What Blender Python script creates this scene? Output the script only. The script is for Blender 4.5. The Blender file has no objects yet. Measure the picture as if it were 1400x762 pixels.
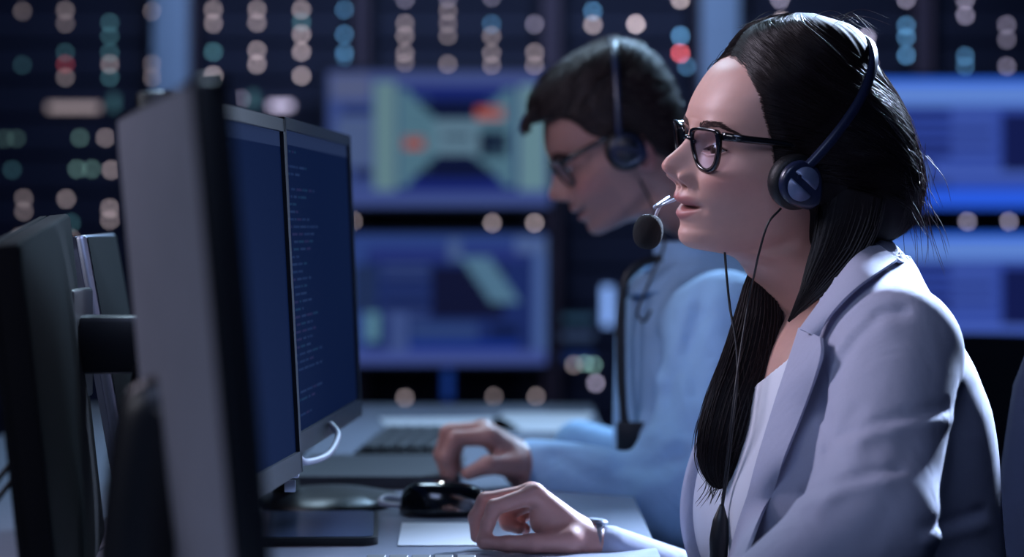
import bpy, bmesh, math, random
import numpy as np
from mathutils import Vector, Matrix
from mathutils.bvhtree import BVHTree

random.seed(7); RNG = np.random.default_rng(7)
SC = bpy.context.scene
COL = SC.collection

# ------------------------------------------------------------------ camera
F_PX = 3500.0; CAM_Z = 1.09; HORIZON = 310.0
cam_d = bpy.data.cameras.new('camera'); cam = bpy.data.objects.new('camera', cam_d); COL.objects.link(cam)
cam.location = (0, 0, CAM_Z); cam.rotation_euler = (math.pi/2, 0, 0)
cam_d.sensor_width = 36.0; cam_d.lens = F_PX*36.0/1400.0
cam_d.shift_y = -(381.0-HORIZON)/1400.0
cam_d.clip_start = 0.05; cam_d.clip_end = 60
cam_d.dof.use_dof = True; cam_d.dof.focus_distance = 2.44; cam_d.dof.aperture_fstop = 3.65; cam_d.dof.aperture_blades = 0
SC.camera = cam
SC.view_settings.view_transform = 'Standard'; SC.view_settings.look = 'None'
SC.view_settings.gamma = 1.0; SC.view_settings.use_curve_mapping = False
SC.view_settings.exposure = 0.0
try:
    SC.cycles.use_denoising = True
    SC.cycles.use_adaptive_sampling = False
    SC.cycles.sample_clamp_indirect = 4.0
    SC.cycles.caustics_reflective = False; SC.cycles.caustics_refractive = False
except Exception: pass

# ------------------------------------------------------------------ world and lights
wd = bpy.data.worlds.new('night_room'); SC.world = wd; wd.use_nodes = True
bg = wd.node_tree.nodes['Background']; bg.inputs[0].default_value = (0.010, 0.022, 0.055, 1); bg.inputs[1].default_value = 0.55

def area(name, loc, target, size, power, color, size_y=None, spread=180):
    d = bpy.data.lights.new(name, 'AREA'); d.energy = power; d.color = color; d.size = size
    if size_y: d.shape = 'RECTANGLE'; d.size_y = size_y
    d.spread = math.radians(spread)
    o = bpy.data.objects.new(name, d); COL.objects.link(o); o.location = loc
    v = Vector(target)-Vector(loc); o.rotation_euler = v.to_track_quat('-Z', 'Y').to_euler()
    return o
area('rim_light_back', (1.25, 4.20, 2.10), (0.44, 2.45, 1.02), 0.25, 20, (0.55, 0.70, 1.0), spread=32)  # unseen area light that rims her shoulder and hair; no fixture
area('fill_light_desk', (-0.30, 3.95, 2.45), (0.0, 3.2, 0.78), 0.6, 18.0, (0.55, 0.78, 1.0))  # unseen area light to brighten the far desk and the man's chest
area('fill_light_front', (-1.05, 2.60, 1.95), (0.15, 2.5, 1.15), 0.5, 4.6, (0.84, 0.78, 1.0), spread=90)  # unseen fill for her face, floating in mid-air
area('fill_light_room', (-0.25, 0.5, 2.5), (0.35, 2.5, 0.95), 0.9, 11.0, (0.46, 0.59, 1.0))  # unseen fill from the camera side for her blazer
area('fill_light_side', (-1.5, 0.7, 2.0), (-0.2, 1.6, 1.0), 0.6, 2.0, (0.84, 0.86, 1.0), spread=100)  # light added to brighten the near monitor's back cover
area('fill_light_man', (0.75, 4.9, 2.4), (0.25, 3.42, 1.0), 0.5, 15, (0.42, 0.68, 1.0), spread=80)  # unseen area light added to brighten the man from behind
area('fill_light_rack', (0.0, 8.2, 2.6), (0.0, 10.0, 1.0), 3.0, 34, (0.36, 0.52, 1.0), 0.4)  # unseen fill that lifts the dark racks and pillars

# ------------------------------------------------------------------ helpers
def s2l(c):
    c = c/255.0
    return c/12.92 if c <= 0.04045 else ((c+0.055)/1.055)**2.4
def srgb(r, g, b): return (s2l(r), s2l(g), s2l(b), 1.0)
def P(px, py, D): return Vector(((px-700)*D/F_PX, D, CAM_Z-(py-HORIZON)*D/F_PX))

MATS = {}
def mat(name, col, rough=0.5, metal=0.0, spec=0.5, var=0.12, vscale=30, bump=0.0, bscale=200, emit=None, estr=0.0,
        sub=0.0, subr=(0.01, 0.004, 0.002), attr=None, trans=0.0, coat=0.0, stretch=None, sheen=0.0, ior=None, aniso=0.0, wrinkle=0.0):
    if name in MATS: return MATS[name]
    m = bpy.data.materials.new(name); m.use_nodes = True; nt = m.node_tree; N = nt.nodes; L = nt.links
    b = N['Principled BSDF']
    b.inputs['Roughness'].default_value = rough; b.inputs['Metallic'].default_value = metal
    b.inputs['Specular IOR Level'].default_value = spec
    tc = N.new('ShaderNodeTexCoord'); mp = N.new('ShaderNodeMapping'); L.new(tc.outputs['Object'], mp.inputs[0])
    if stretch: mp.inputs['Scale'].default_value = stretch
    nz = N.new('ShaderNodeTexNoise'); nz.inputs['Scale'].default_value = vscale; nz.inputs['Detail'].default_value = 3
    L.new(mp.outputs[0], nz.inputs['Vector'])
    mr = N.new('ShaderNodeMapRange'); mr.inputs[3].default_value = 1-var; mr.inputs[4].default_value = 1+var
    L.new(nz.outputs['Fac'], mr.inputs[0])
    mul = N.new('ShaderNodeVectorMath'); mul.operation = 'SCALE'
    if attr:
        at = N.new('ShaderNodeAttribute'); at.attribute_name = attr; L.new(at.outputs['Color'], mul.inputs[0])
    else:
        mul.inputs[0].default_value = col[:3]
    L.new(mr.outputs[0], mul.inputs['Scale']); L.new(mul.outputs[0], b.inputs['Base Color'])
    if bump > 0:
        n2 = N.new('ShaderNodeTexNoise'); n2.inputs['Scale'].default_value = bscale; n2.inputs['Detail'].default_value = 4
        L.new(mp.outputs[0], n2.inputs['Vector'])
        bp = N.new('ShaderNodeBump'); bp.inputs['Strength'].default_value = bump; bp.inputs['Distance'].default_value = 0.002
        L.new(n2.outputs['Fac'], bp.inputs['Height']); L.new(bp.outputs[0], b.inputs['Normal'])
        if wrinkle:
            n3 = N.new('ShaderNodeTexNoise'); n3.inputs['Scale'].default_value = 16; n3.inputs['Detail'].default_value = 3; n3.inputs['Distortion'].default_value = 0.6
            L.new(tc.outputs['Object'], n3.inputs['Vector']); b3 = N.new('ShaderNodeBump'); b3.inputs['Strength'].default_value = wrinkle; b3.inputs['Distance'].default_value = 0.012
            L.new(n3.outputs['Fac'], b3.inputs['Height']); L.new(b3.outputs[0], bp.inputs['Normal'])
    if emit is not None:
        b.inputs['Emission Color'].default_value = emit; b.inputs['Emission Strength'].default_value = estr
    if sub > 0:
        b.inputs['Subsurface Weight'].default_value = sub; b.inputs['Subsurface Radius'].default_value = subr
        b.inputs['Subsurface Scale'].default_value = 1.0
    if trans > 0: b.inputs['Transmission Weight'].default_value = trans
    if coat > 0: b.inputs['Coat Weight'].default_value = coat
    if sheen > 0: b.inputs['Sheen Weight'].default_value = sheen
    if ior: b.inputs['IOR'].default_value = ior
    MATS[name] = m
    return m

def link(name, me, m=None, parent=None, smooth=True):
    o = bpy.data.objects.new(name, me); COL.objects.link(o)
    if m is not None and len(me.materials) == 0: me.materials.append(m)
    if smooth and len(me.polygons):
        me.polygons.foreach_set('use_smooth', [True]*len(me.polygons))
    if parent is not None: o.parent = parent
    return o
def tag(o, label, cat=None, group=None, kind=None):
    if label: o['label'] = label
    if cat: o['category'] = cat
    if group: o['group'] = group
    if kind: o['kind'] = kind
    return o
def empty(name, loc=(0, 0, 0)):
    o = bpy.data.objects.new(name, None); COL.objects.link(o); o.empty_display_size = 0.05
    return o
def from_np(name, V, Fc):
    me = bpy.data.meshes.new(name)
    V = np.array([tuple(v) for v in V] if not isinstance(V, np.ndarray) else V, dtype=np.float32).reshape(-1, 3)
    if isinstance(Fc, np.ndarray):
        n = np.full(len(Fc), Fc.shape[1], dtype=np.int32); flat = Fc.astype(np.int32).ravel()
    else:
        n = np.array([len(f) for f in Fc], dtype=np.int32); flat = np.array([i for f in Fc for i in f], dtype=np.int32)
    me.vertices.add(len(V)); me.vertices.foreach_set('co', V.ravel())
    me.loops.add(len(flat)); me.loops.foreach_set('vertex_index', flat)
    me.polygons.add(len(n)); me.polygons.foreach_set('loop_start', np.concatenate([[0], np.cumsum(n)[:-1]]).astype(np.int32))
    try: me.polygons.foreach_set('loop_total', n)
    except Exception: pass
    me.update(calc_edges=True); me.validate()
    return me
def box_bm(bm, c, size, M=None, bevel=0.0, seg=2):
    b2 = bmesh.new(); bmesh.ops.create_cube(b2, size=1.0)
    bmesh.ops.scale(b2, vec=size, verts=b2.verts)
    if bevel > 0: bmesh.ops.bevel(b2, geom=list(b2.edges), offset=bevel, segments=seg, affect='EDGES', profile=0.5)
    bmesh.ops.translate(b2, vec=c, verts=b2.verts)
    if M is not None: bmesh.ops.transform(b2, matrix=M, verts=b2.verts)
    me = bpy.data.meshes.new('tmp'); b2.to_mesh(me); b2.free(); bm.from_mesh(me); bpy.data.meshes.remove(me)
def bm_obj(name, bm, m, parent=None, smooth=False, autosmooth=True):
    bmesh.ops.recalc_face_normals(bm, faces=bm.faces)
    me = bpy.data.meshes.new(name); bm.to_mesh(me); bm.free()
    o = link(name, me, m, parent, smooth)
    if smooth and autosmooth:
        try: me.set_sharp_from_angle(angle=math.radians(38))
        except Exception: pass
    return o
def box(name, c, size, m, parent=None, M=None, bevel=0.0, seg=2):
    bm = bmesh.new(); box_bm(bm, c, size, M, bevel, seg)
    return bm_obj(name, bm, m, parent, smooth=bevel > 0)
def catmull(pts, n):
    pts = [np.array(p, float) for p in pts]
    pts = [2*pts[0]-pts[1]] + pts + [2*pts[-1]-pts[-2]]
    K = len(pts)-3; out = []
    for i in range(n):
        x = i/(n-1)*K; k = min(int(x), K-1); t = x-k
        p0, p1, p2, p3 = pts[k:k+4]
        out.append(0.5*((2*p1)+(-p0+p2)*t+(2*p0-5*p1+4*p2-p3)*t*t+(-p0+3*p1-3*p2+p3)*t**3))
    return np.array(out)
def tube_arrays(path, rad, sides=8, cap=True, flat=None, upv=None):
    path = np.asarray(path, float); n = len(path); rad = np.broadcast_to(np.asarray(rad, float), (n,))
    tan = np.gradient(path, axis=0); tan /= np.linalg.norm(tan, axis=1)[:, None]+1e-12
    up = np.array(upv if upv is not None else ((0, 0, 1) if abs(tan[0][2]) < 0.9 else (1, 0, 0)), float)
    V = []; 
    for i in range(n):
        if upv is not None: up = np.array(upv, float)
        a = up-np.dot(up, tan[i])*tan[i]; a /= np.linalg.norm(a)+1e-12; up = a; b = np.cross(tan[i], a)
        for k in range(sides):
            t = 2*math.pi*k/sides
            fa, fb = (1, 1) if flat is None else flat
            V.append(path[i]+rad[i]*(fa*math.cos(t)*a+fb*math.sin(t)*b))
    Fc = []
    for i in range(n-1):
        for k in range(sides):
            k2 = (k+1) % sides
            Fc.append((i*sides+k, i*sides+k2, (i+1)*sides+k2, (i+1)*sides+k))
    if cap:
        Fc.append(tuple(range(sides))[::-1]); Fc.append(tuple((n-1)*sides+k for k in range(sides)))
    return V, Fc
def tube(name, pts, rad, m, parent=None, n=None, sides=8, flat=None, upv=None):
    path = catmull(pts, n or max(12, len(pts)*6))
    if np.ndim(rad) > 0: rad = np.interp(np.linspace(0, 1, len(path)), np.linspace(0, 1, len(rad)), rad)
    V, Fc = tube_arrays(path, rad, sides, True, flat, upv)
    return link(name, from_np(name, V, Fc), m, parent)
def lathe(name, prof, m, parent=None, M=None, seg=32, sx=1, sy=1):
    V = []; Fc = []; n = len(prof)
    for r, z in prof:
        for k in range(seg):
            t = 2*math.pi*k/seg; V.append((r*math.cos(t)*sx, r*math.sin(t)*sy, z))
    for i in range(n-1):
        for k in range(seg):
            k2 = (k+1) % seg; Fc.append((i*seg+k, i*seg+k2, (i+1)*seg+k2, (i+1)*seg+k))
    Fc.append(tuple(range(seg))[::-1]); Fc.append(tuple((n-1)*seg+k for k in range(seg)))
    if M is not None: V = [tuple(M @ Vector(v)) for v in V]
    me = from_np(name, V, Fc); o = link(name, me, m, parent)
    try: me.set_sharp_from_angle(angle=math.radians(45))
    except Exception: pass
    return o
def frame(o, x, y, z):
    M = Matrix.Identity(4)
    for i, a in enumerate((x, y, z)):
        for j in range(3): M[j][i] = a[j]
    for j in range(3): M[j][3] = o[j]
    return M
def pchip(x, xs, ys):
    xs = np.asarray(xs, float); ys = np.asarray(ys, float)
    o = np.argsort(xs); xs = xs[o]; ys = ys[o]; h = np.diff(xs); dl = np.diff(ys)/h
    d = np.zeros_like(ys)
    for i in range(1, len(xs)-1):
        if dl[i-1]*dl[i] > 0:
            w1 = 2*h[i]+h[i-1]; w2 = h[i]+2*h[i-1]; d[i] = (w1+w2)/(w1/dl[i-1]+w2/dl[i])
    d[0] = dl[0]; d[-1] = dl[-1]
    x = np.clip(x, xs[0], xs[-1]); k = np.clip(np.searchsorted(xs, x)-1, 0, len(xs)-2)
    t = (x-xs[k])/h[k]; h00 = (1+2*t)*(1-t)**2; h10 = t*(1-t)**2; h01 = t*t*(3-2*t); h11 = t*t*(t-1)
    return h00*ys[k]+h10*h[k]*d[k]+h01*ys[k+1]+h11*h[k]*d[k+1]
def sstep(a, b, x):
    t = np.clip((x-a)/(b-a), 0, 1); return t*t*(3-2*t)
def G(x, s): return np.exp(-(x/s)**2)

# ---- signed distance modelling
def surface_nets(f, lo, hi, h):
    lo = np.array(lo, float); hi = np.array(hi, float); n = np.ceil((hi-lo)/h).astype(int)+1
    ax = [lo[i]+h*np.arange(n[i]) for i in range(3)]
    X, Y, Z = np.meshgrid(*ax, indexing='ij')
    val = np.empty(X.shape)
    for i in range(n[0]):
        val[i] = f(np.stack([X[i], Y[i], Z[i]], -1).reshape(-1, 3)).reshape(X[i].shape)
    ins = val < 0
    c = np.zeros(tuple(n-1), int); S = np.zeros(tuple(n-1)+(3,)); cnt = np.zeros(tuple(n-1))
    base = np.stack(np.meshgrid(*[np.arange(k-1) for k in n], indexing='ij'), -1).astype(float)
    corners = [(a, b, d) for a in (0, 1) for b in (0, 1) for d in (0, 1)]
    def sub(A, o): return A[o[0]:o[0]+n[0]-1, o[1]:o[1]+n[1]-1, o[2]:o[2]+n[2]-1]
    for o in corners:
        for axis in range(3):
            if o[axis] == 0:
                o2 = list(o); o2[axis] = 1
                v0 = sub(val, o); v1 = sub(val, o2); cr = (v0 < 0) != (v1 < 0)
                t = np.where(cr, v0/(np.where(cr, v0-v1, 1)), 0)
                p = np.zeros(v0.shape+(3,))
                for q in range(3): p[..., q] = o[q]
                p[..., axis] += t
                S += np.where(cr[..., None], p, 0); cnt += cr
    act = cnt > 0
    idx = -np.ones(act.shape, int); idx[act] = np.arange(act.sum())
    V = lo+h*(base[act]+S[act]/cnt[act][:, None])
    Fc = []
    for axis in range(3):
        a1, a2 = (axis+1) % 3, (axis+2) % 3
        sl0 = [slice(None)]*3; sl1 = [slice(None)]*3
        sl0[axis] = slice(0, n[axis]-1); sl1[axis] = slice(1, n[axis])
        i0 = ins[tuple(sl0)]; i1 = ins[tuple(sl1)]
        cr = np.argwhere(i0 != i1)
        ok = (cr[:, a1] > 0) & (cr[:, a2] > 0) & (cr[:, a1] < n[a1]-1) & (cr[:, a2] < n[a2]-1); cr = cr[ok]
        flip = i0[cr[:, 0], cr[:, 1], cr[:, 2]]
        def g(d1, d2):
            q = cr.copy(); q[:, a1] -= d1; q[:, a2] -= d2; return idx[q[:, 0], q[:, 1], q[:, 2]]
        quad = np.stack([g(1, 1), g(0, 1), g(0, 0), g(1, 0)], 1)
        quad[~flip] = quad[~flip][:, ::-1]
        Fc.append(quad)
    return V, np.concatenate(Fc)
def smin(a, b, k):
    h = np.clip(0.5+0.5*(b-a)/k, 0, 1); return b*(1-h)+a*h-k*h*(1-h)
def rcone(p, a, b, r1, r2):
    a = np.array(a, float); b = np.array(b, float); ba = b-a; L = np.dot(ba, ba)
    t = np.clip(((p-a) @ ba)/L, 0, 1)
    return np.linalg.norm(p-a-t[:, None]*ba, axis=1)-(r1+(r2-r1)*t)
def ell(p, c, r, R=None):
    q = p-np.array(c, float)
    if R is not None: q = q @ R
    k = np.linalg.norm(q/np.array(r), axis=1); return (k-1)*min(r)
def polyline_dist(xy, pts):
    d = np.full(len(xy), 1e9)
    for a, b in zip(pts[:-1], pts[1:]):
        a = np.array(a, float); b = np.array(b, float); ba = b-a
        t = np.clip(((xy-a) @ ba)/np.dot(ba, ba), 0, 1)
        d = np.minimum(d, np.linalg.norm(xy-a-t[:, None]*ba, axis=1))
    return d
def sdf_obj(name, f, lo, hi, h, m, parent=None):
    V, Fc = surface_nets(f, lo, hi, h)
    return link(name, from_np(name, V, Fc), m, parent)

def color_attr(me, cols, name='tint'):
    a = me.color_attributes.new(name, 'FLOAT_COLOR', 'POINT')
    c = np.ones((len(me.vertices), 4)); c[:, :3] = cols
    a.data.foreach_set('color', c.ravel())

# ------------------------------------------------------------------ materials
M_BLACK = mat('black_plastic', srgb(18, 20, 26), 0.38, bump=0.05, bscale=900)
M_DARK = mat('dark_plastic', srgb(34, 36, 46), 0.5, bump=0.08, bscale=900)
M_GREYB = mat('grey_plastic', srgb(150, 152, 165), 0.5, bump=0.05, bscale=700)
M_SILVER = mat('silver_metal', srgb(170, 175, 190), 0.32, metal=0.8)
M_DESK = mat('desk_laminate', srgb(138, 144, 160), 0.25, var=0.06, vscale=60, spec=0.5)
M_FLOOR = mat('carpet_floor', srgb(30, 34, 48), 0.9, bump=0.4, bscale=400)
M_WALL = mat('painted_wall', srgb(26, 32, 52), 0.8, bump=0.1, bscale=120)
M_RACK = mat('rack_metal', srgb(17, 21, 42), 0.55, metal=0.2, var=0.2)
M_UNIT = mat('server_metal', srgb(21, 25, 48), 0.6, metal=0.1, var=0.25, vscale=12)
M_POST = mat('rack_post_paint', srgb(92, 74, 84), 0.6)
M_PILLAR = mat('pillar_paint', srgb(170, 192, 205), 0.6)
M_PAPER = mat('white_paper', srgb(200, 202, 212), 0.7, var=0.03)
M_SLATE = mat('slate_pad', srgb(84, 98, 126), 0.35, var=0.08)
M_CABLE = mat('cable_rubber', srgb(20, 21, 26), 0.45)
M_WHITEC = mat('white_cable', srgb(190, 190, 205), 0.45)
M_MATTE = mat('matte_black_plastic', srgb(15, 15, 19), 0.85, spec=0.12, bump=0.1, bscale=900)
M_CHAIR = mat('navy_fabric', srgb(9, 12, 27), 0.9, spec=0.2, bump=0.3, bscale=900)
def emit_mat(name, col, s):
    return mat(name, srgb(10, 10, 12), 0.4, emit=col, estr=s)

# ------------------------------------------------------------------ the room
def setting(o, label=None):
    o['kind'] = 'structure'
    if label: o['label'] = label
    return o
setting(box('floor', (0.3, 5.0, -0.05), (7.0, 12.0, 0.1), M_FLOOR), 'dark carpet floor of the control room')
setting(box('ceiling', (0.3, 5.0, 2.85), (7.0, 12.0, 0.1), M_WALL), 'dark ceiling of the control room')
setting(box('wall_back', (0.3, 11.05, 1.4), (7.0, 0.1, 2.8), M_WALL), 'dark navy wall behind the server racks')
setting(box('wall_left', (-3.25, 5.0, 1.4), (0.1, 12.0, 2.8), M_WALL), 'dark side wall behind the monitors')
setting(box('wall_right', (3.85, 5.0, 1.4), (0.1, 12.0, 2.8), M_WALL), 'dark side wall behind the woman')
DB = 10.0; K = DB/F_PX
def bx(px): return (px-700)*K
def bz(py): return CAM_Z-(py-HORIZON)*K
for i, (a, b) in enumerate(((214, 260), (957, 1008))):
    setting(box('trim_%d' % (i+1), ((bx(a)+bx(b))/2, DB-0.03, 1.4), (bx(b)-bx(a), 0.16, 2.8), M_PILLAR, bevel=0.008),
            'pale blue steel pillar between the server racks')

BEI = (0.88, 0.72, 0.78); LIL = (0.72, 0.66, 0.95); BLU = (0.16, 0.45, 0.85); TEA = (0.20, 0.55, 0.68); RED = (1.0, 0.16, 0.20)
GRN = (0.35, 0.66, 0.62)
LEDS = [  # px, py, colour, brightness
 (28,14,BEI,.10),(28,88,TEA,.06),(20,189,GRN,.06),(4,189,GRN,.05),(14,232,TEA,.07),(30,271,BEI,.13),(30,289,BEI,.12),
 (87,13,BEI,.14),(87,31,BEI,.11),(87,71,TEA,.09),(87,87,RED,.13),(87,105,BEI,.14),(107,188,GRN,.13),(103,231,GRN,.16),(123,231,GRN,.15),(88,272,BEI,.2),
 (148,30,TEA,.13),(148,48,TEA,.12),(148,71,TEA,.13),(148,87,BEI,.19),(148,105,TEA,.14),(142,188,BEI,.2),(150,232,BEI,.24),(148,285,BEI,.24),(148,301,BEI,.2),
 (207,14,BEI,.2),(207,87,BEI,.2),(207,105,BEI,.22),
 (95,305,TEA,.1),(95,327,BEI,.12),(95,363,BEI,.12),(95,385,BEI,.1),(98,410,BEI,.1),(25,324,BEI,.1),(24,388,BEI,.1),(27,479,BEI,.08),(20,500,GRN,.1),(32,562,BEI,.08),(30,587,BEI,.08),(32,615,BEI,.07),(36,701,BEI,.06),
 (290,12,BEI,.24),(290,31,BEI,.25),(290,70,TEA,.22),(290,102,BEI,.32),
 (350,12,BEI,.25),(350,30,BEI,.25),(350,68,BEI,.3),(350,87,BEI,.32),
 (411,12,BEI,.3),(411,29,TEA,.2),(411,46,BEI,.36),(411,70,BEI,.36),(411,103,BEI,.38),
 (470,12,BLU,.26),(470,46,BLU,.3),(470,71,BLU,.3),(470,78,BLU,.12),
 (553,-2,LIL,.18),(553,31,BEI,.2),(553,48,BEI,.22),(553,72,BEI,.22),(553,85,BEI,.14),
 (612,-3,LIL,.16),(612,14,BEI,.16),(612,31,BEI,.15),(612,48,BEI,.17),(612,87,BEI,.18),
 (672,-5,LIL,.16),(672,32,BLU,.22),(672,48,BEI,.19),(672,72,BEI,.21),(672,89,BEI,.2),
 (731,32,LIL,.22),(731,71,BEI,.24),(731,90,BEI,.3),
 (811,14,BLU,.34),(811,33,BEI,.35),(870,32,BEI,.66),(931,-2,BEI,.5),(931,48,BLU,.5),(931,72,RED,.66),(940,90,BLU,.24),
 (1068,-2,LIL,.3),(1070,28,BEI,.5),(1186,51,LIL,.52),(1190,86,LIL,.2),(1241,-2,LIL,.25),(1241,34,BLU,.32),(1241,50,BLU,.32),(1241,75,BLU,.38),
 (1322,-2,LIL,.26),(1322,20,LIL,.26),(1322,76,BLU,.24),(1322,90,BLU,.2),(1379,33,LIL,.16),(1379,53,LIL,.14),(1379,90,LIL,.18),
 (673,305,BEI,.3),(731,305,BEI,.34),(484,302,BEI,.3),(1325,303,LIL,.26),(1382,303,LIL,.26),
 (553,545,BEI,.2),(553,558,BEI,.09),(675,543,BEI,.12),(733,543,BEI,.18),(785,500,BEI,.14),(815,525,LIL,.28),
 (782,494,GRN,.16),(800,497,GRN,.3),(812,500,GRN,.22),
]
RACKS = [(-55, 210, 'server rack with dim teal and beige lights at the far left'),
         (264, 486, 'server rack with bright beige light columns right of the grey pillar'),
         (502, 743, 'server rack behind the two left wall screens'),
         (764, 953, 'server rack behind the man in the blue shirt'),
         (1012, 1253, 'server rack behind the woman and her ponytail'),
         (1274, 1520, 'server rack behind the right wall screens')]
led_mesh = None
R_LED = 0.0085
bm = bmesh.new(); bmesh.ops.create_cone(bm, cap_ends=True, segments=14, radius1=R_LED, radius2=R_LED*0.8, depth=0.006)
led_base = bpy.data.meshes.new('indicator_light'); bm.to_mesh(led_base); bm.free()
led_cache = {}
def led_me(col, br):
    k = (col, round(br, 2))
    if k not in led_cache:
        me = led_base.copy(); g = 26.0/(2*R_LED/K)
        me.materials.append(emit_mat('led_%d' % len(led_cache), (*col, 1), br*g*g*0.95))
        led_cache[k] = me
    return led_cache[k]
unit_mesh = {}
for a, b, lab in RACKS:
    x0, x1 = bx(a), bx(b); w = x1-x0; cx = (x0+x1)/2
    r = empty('server_rack'); tag(r, lab, 'server rack', 'server racks along the back wall')
    r.location = (cx, DB+0.45, 0)
    box('cabinet', (0, 0.06, 1.2), (w, 0.78, 2.4), M_RACK, r)
    for s in (-1, 1): box('side_post', (s*(w/2+0.012), -0.42, 1.2), (0.03, 0.06, 2.4), M_POST, r)
    n = 16
    for i in range(n):
        h = 2.36/n
        o = box('server_unit', (0, -0.36, 0.04+h*(i+0.5)), (w-0.08, 0.1, h-0.012), M_UNIT, r, bevel=0.004, seg=1)
    for (px, py, c, br) in LEDS:
        if a-8 <= px < b+12:
            o = bpy.data.objects.new('indicator_light', led_me(c, br*(.72 if px < 760 else .9))); COL.objects.link(o); o.parent = r
            o.location = (bx(px)-cx, -0.415, bz(py)); o.rotation_euler = (math.pi/2, 0, 0)
    # lit label bars
    def bar(pa, pb, ya, yb, c, s, nm='light_bar'):
        box(nm, ((bx(pa)+bx(pb))/2-cx, -0.42, (bz(ya)+bz(yb))/2), (bx(pb)-bx(pa), 0.02, abs(bz(ya)-bz(yb))), emit_mat('bar_%d_%d' % (pa, ya), (*c, 1), s), r, bevel=0.002, seg=1)
    if a == -55:
        bar(64, 134, 142, 151, BEI, 0.45); bar(150, 158, 130, 150, TEA, 0.25)
    if a == 264:
        bar(368, 398, 140, 148, LIL, 1.5); bar(326, 332, 132, 138, LIL, 1.2); bar(340, 350, 126, 146, TEA, 0.25)
    if a == 764:
        bar(824, 838, 392, 446, (0.25, 0.45, 1.0), 1.1); bar(770, 812, 432, 440, BLU, 0.12); bar(768, 812, 455, 465, (0.2, 0.35, 0.8), 0.14); bar(770, 812, 482, 496, (0.05, 0.15, 0.7), 0.12)
    if a == 502:
        bar(606, 618, 505, 548, (0.03, 0.12, 0.7), 0.25)

# ------------------------------------------------------------------ screens with content
def screen_mesh(name, w, h, nx, ny, painter):
    u = np.linspace(0, 1, nx+1); v = np.linspace(0, 1, ny+1)
    V = [((a-0.5)*w, 0, (b-0.5)*h) for b in v for a in u]
    Fc = [(j*(nx+1)+i, j*(nx+1)+i+1, (j+1)*(nx+1)+i+1, (j+1)*(nx+1)+i) for j in range(ny) for i in range(nx)]
    me = from_np(name, V, Fc)
    U, Vv = np.meshgrid((np.arange(nx)+0.5)/nx, 1-(np.arange(ny)+0.5)/ny)
    C = painter(U, Vv).reshape(-1, 3)
    at = me.color_attributes.new('pixels', 'FLOAT_COLOR', 'CORNER')
    c = np.ones((len(C), 4, 4)); c[:, :, :3] = C[:, None, :]
    at.data.foreach_set('color', c.ravel())
    return me
def screen_mat(name, strength):
    m = bpy.data.materials.new(name); m.use_nodes = True; nt = m.node_tree; b = nt.nodes['Principled BSDF']
    at = nt.nodes.new('ShaderNodeAttribute'); at.attribute_name = 'pixels'
    b.inputs['Base Color'].default_value = (0.006, 0.008, 0.014, 1); b.inputs['Roughness'].default_value = 0.5; b.inputs['Specular IOR Level'].default_value = 0.0
    nt.links.new(at.outputs['Color'], b.inputs['Emission Color']); b.inputs['Emission Strength'].default_value = strength
    return m
def lin(r, g, b): return np.array(srgb(r, g, b)[:3])
def rects_painter(base, rects):
    def f(U, V):
        C = np.zeros(U.shape+(3,)); C[:] = lin(*base)
        for r in rects:
            if len(r) == 5 and r[0] == 'poly':
                pass
            x0, y0, x1, y1, c = r[:5]
            m = (U >= x0) & (U < x1) & (V >= y0) & (V < y1); C[m] = lin(*c)
        return C
    return f
def paint_network(U, V):
    C = np.zeros(U.shape+(3,)); C[:] = lin(76, 98, 172)
    def R(x0, y0, x1, y1, c): C[(U >= x0) & (U < x1) & (V >= y0) & (V < y1)] = lin(*c)
    R(0, 0, 1, .1, (88, 106, 176)); R(.0, .88, 1, 1, (84, 104, 180))
    R(.3, .1, .87, .9, (34, 50, 140)); R(.4, .2, .75, .8, (18, 26, 66))
    # fans of links
    for sx, x0, x1 in ((1, .32, .52), (-1, .84, .62)):
        t = (U-x0)/(x1-x0); inside = (t >= 0) & (t <= 1)
        hh = .36-.26*np.clip(t*1.25-.25, 0, 1)**.8
        C[inside & (np.abs(V-.49) < hh)] = lin(104, 150, 172)
    R(.48, .36, .68, .62, (122, 160, 184)); R(.52, .47, .64, .505, (26, 36, 72))
    R(.21, .08, .31, .88, (128, 168, 178)); R(.86, .1, .98, .88, (132, 176, 190))
    R(.02, .03, .19, .2, (110, 122, 168)); R(.07, .27, .2, .31, (36, 48, 96)); R(.04, .34, .2, .7, (98, 120, 172)); R(.12, .72, .2, .8, (40, 52, 100))
    R(.68, .44, .81, .63, (12, 20, 50)); R(.67, .27, .79, .35, (214, 104, 84)); R(.34, .49, .43, .57, (206, 96, 70))
    for k in range(6): R(.34, .2+.1*k, .46, .215+.1*k, (92, 134, 160)); R(.72, .2+.1*k, .82, .215+.1*k, (94, 136, 164))
    return C
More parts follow.
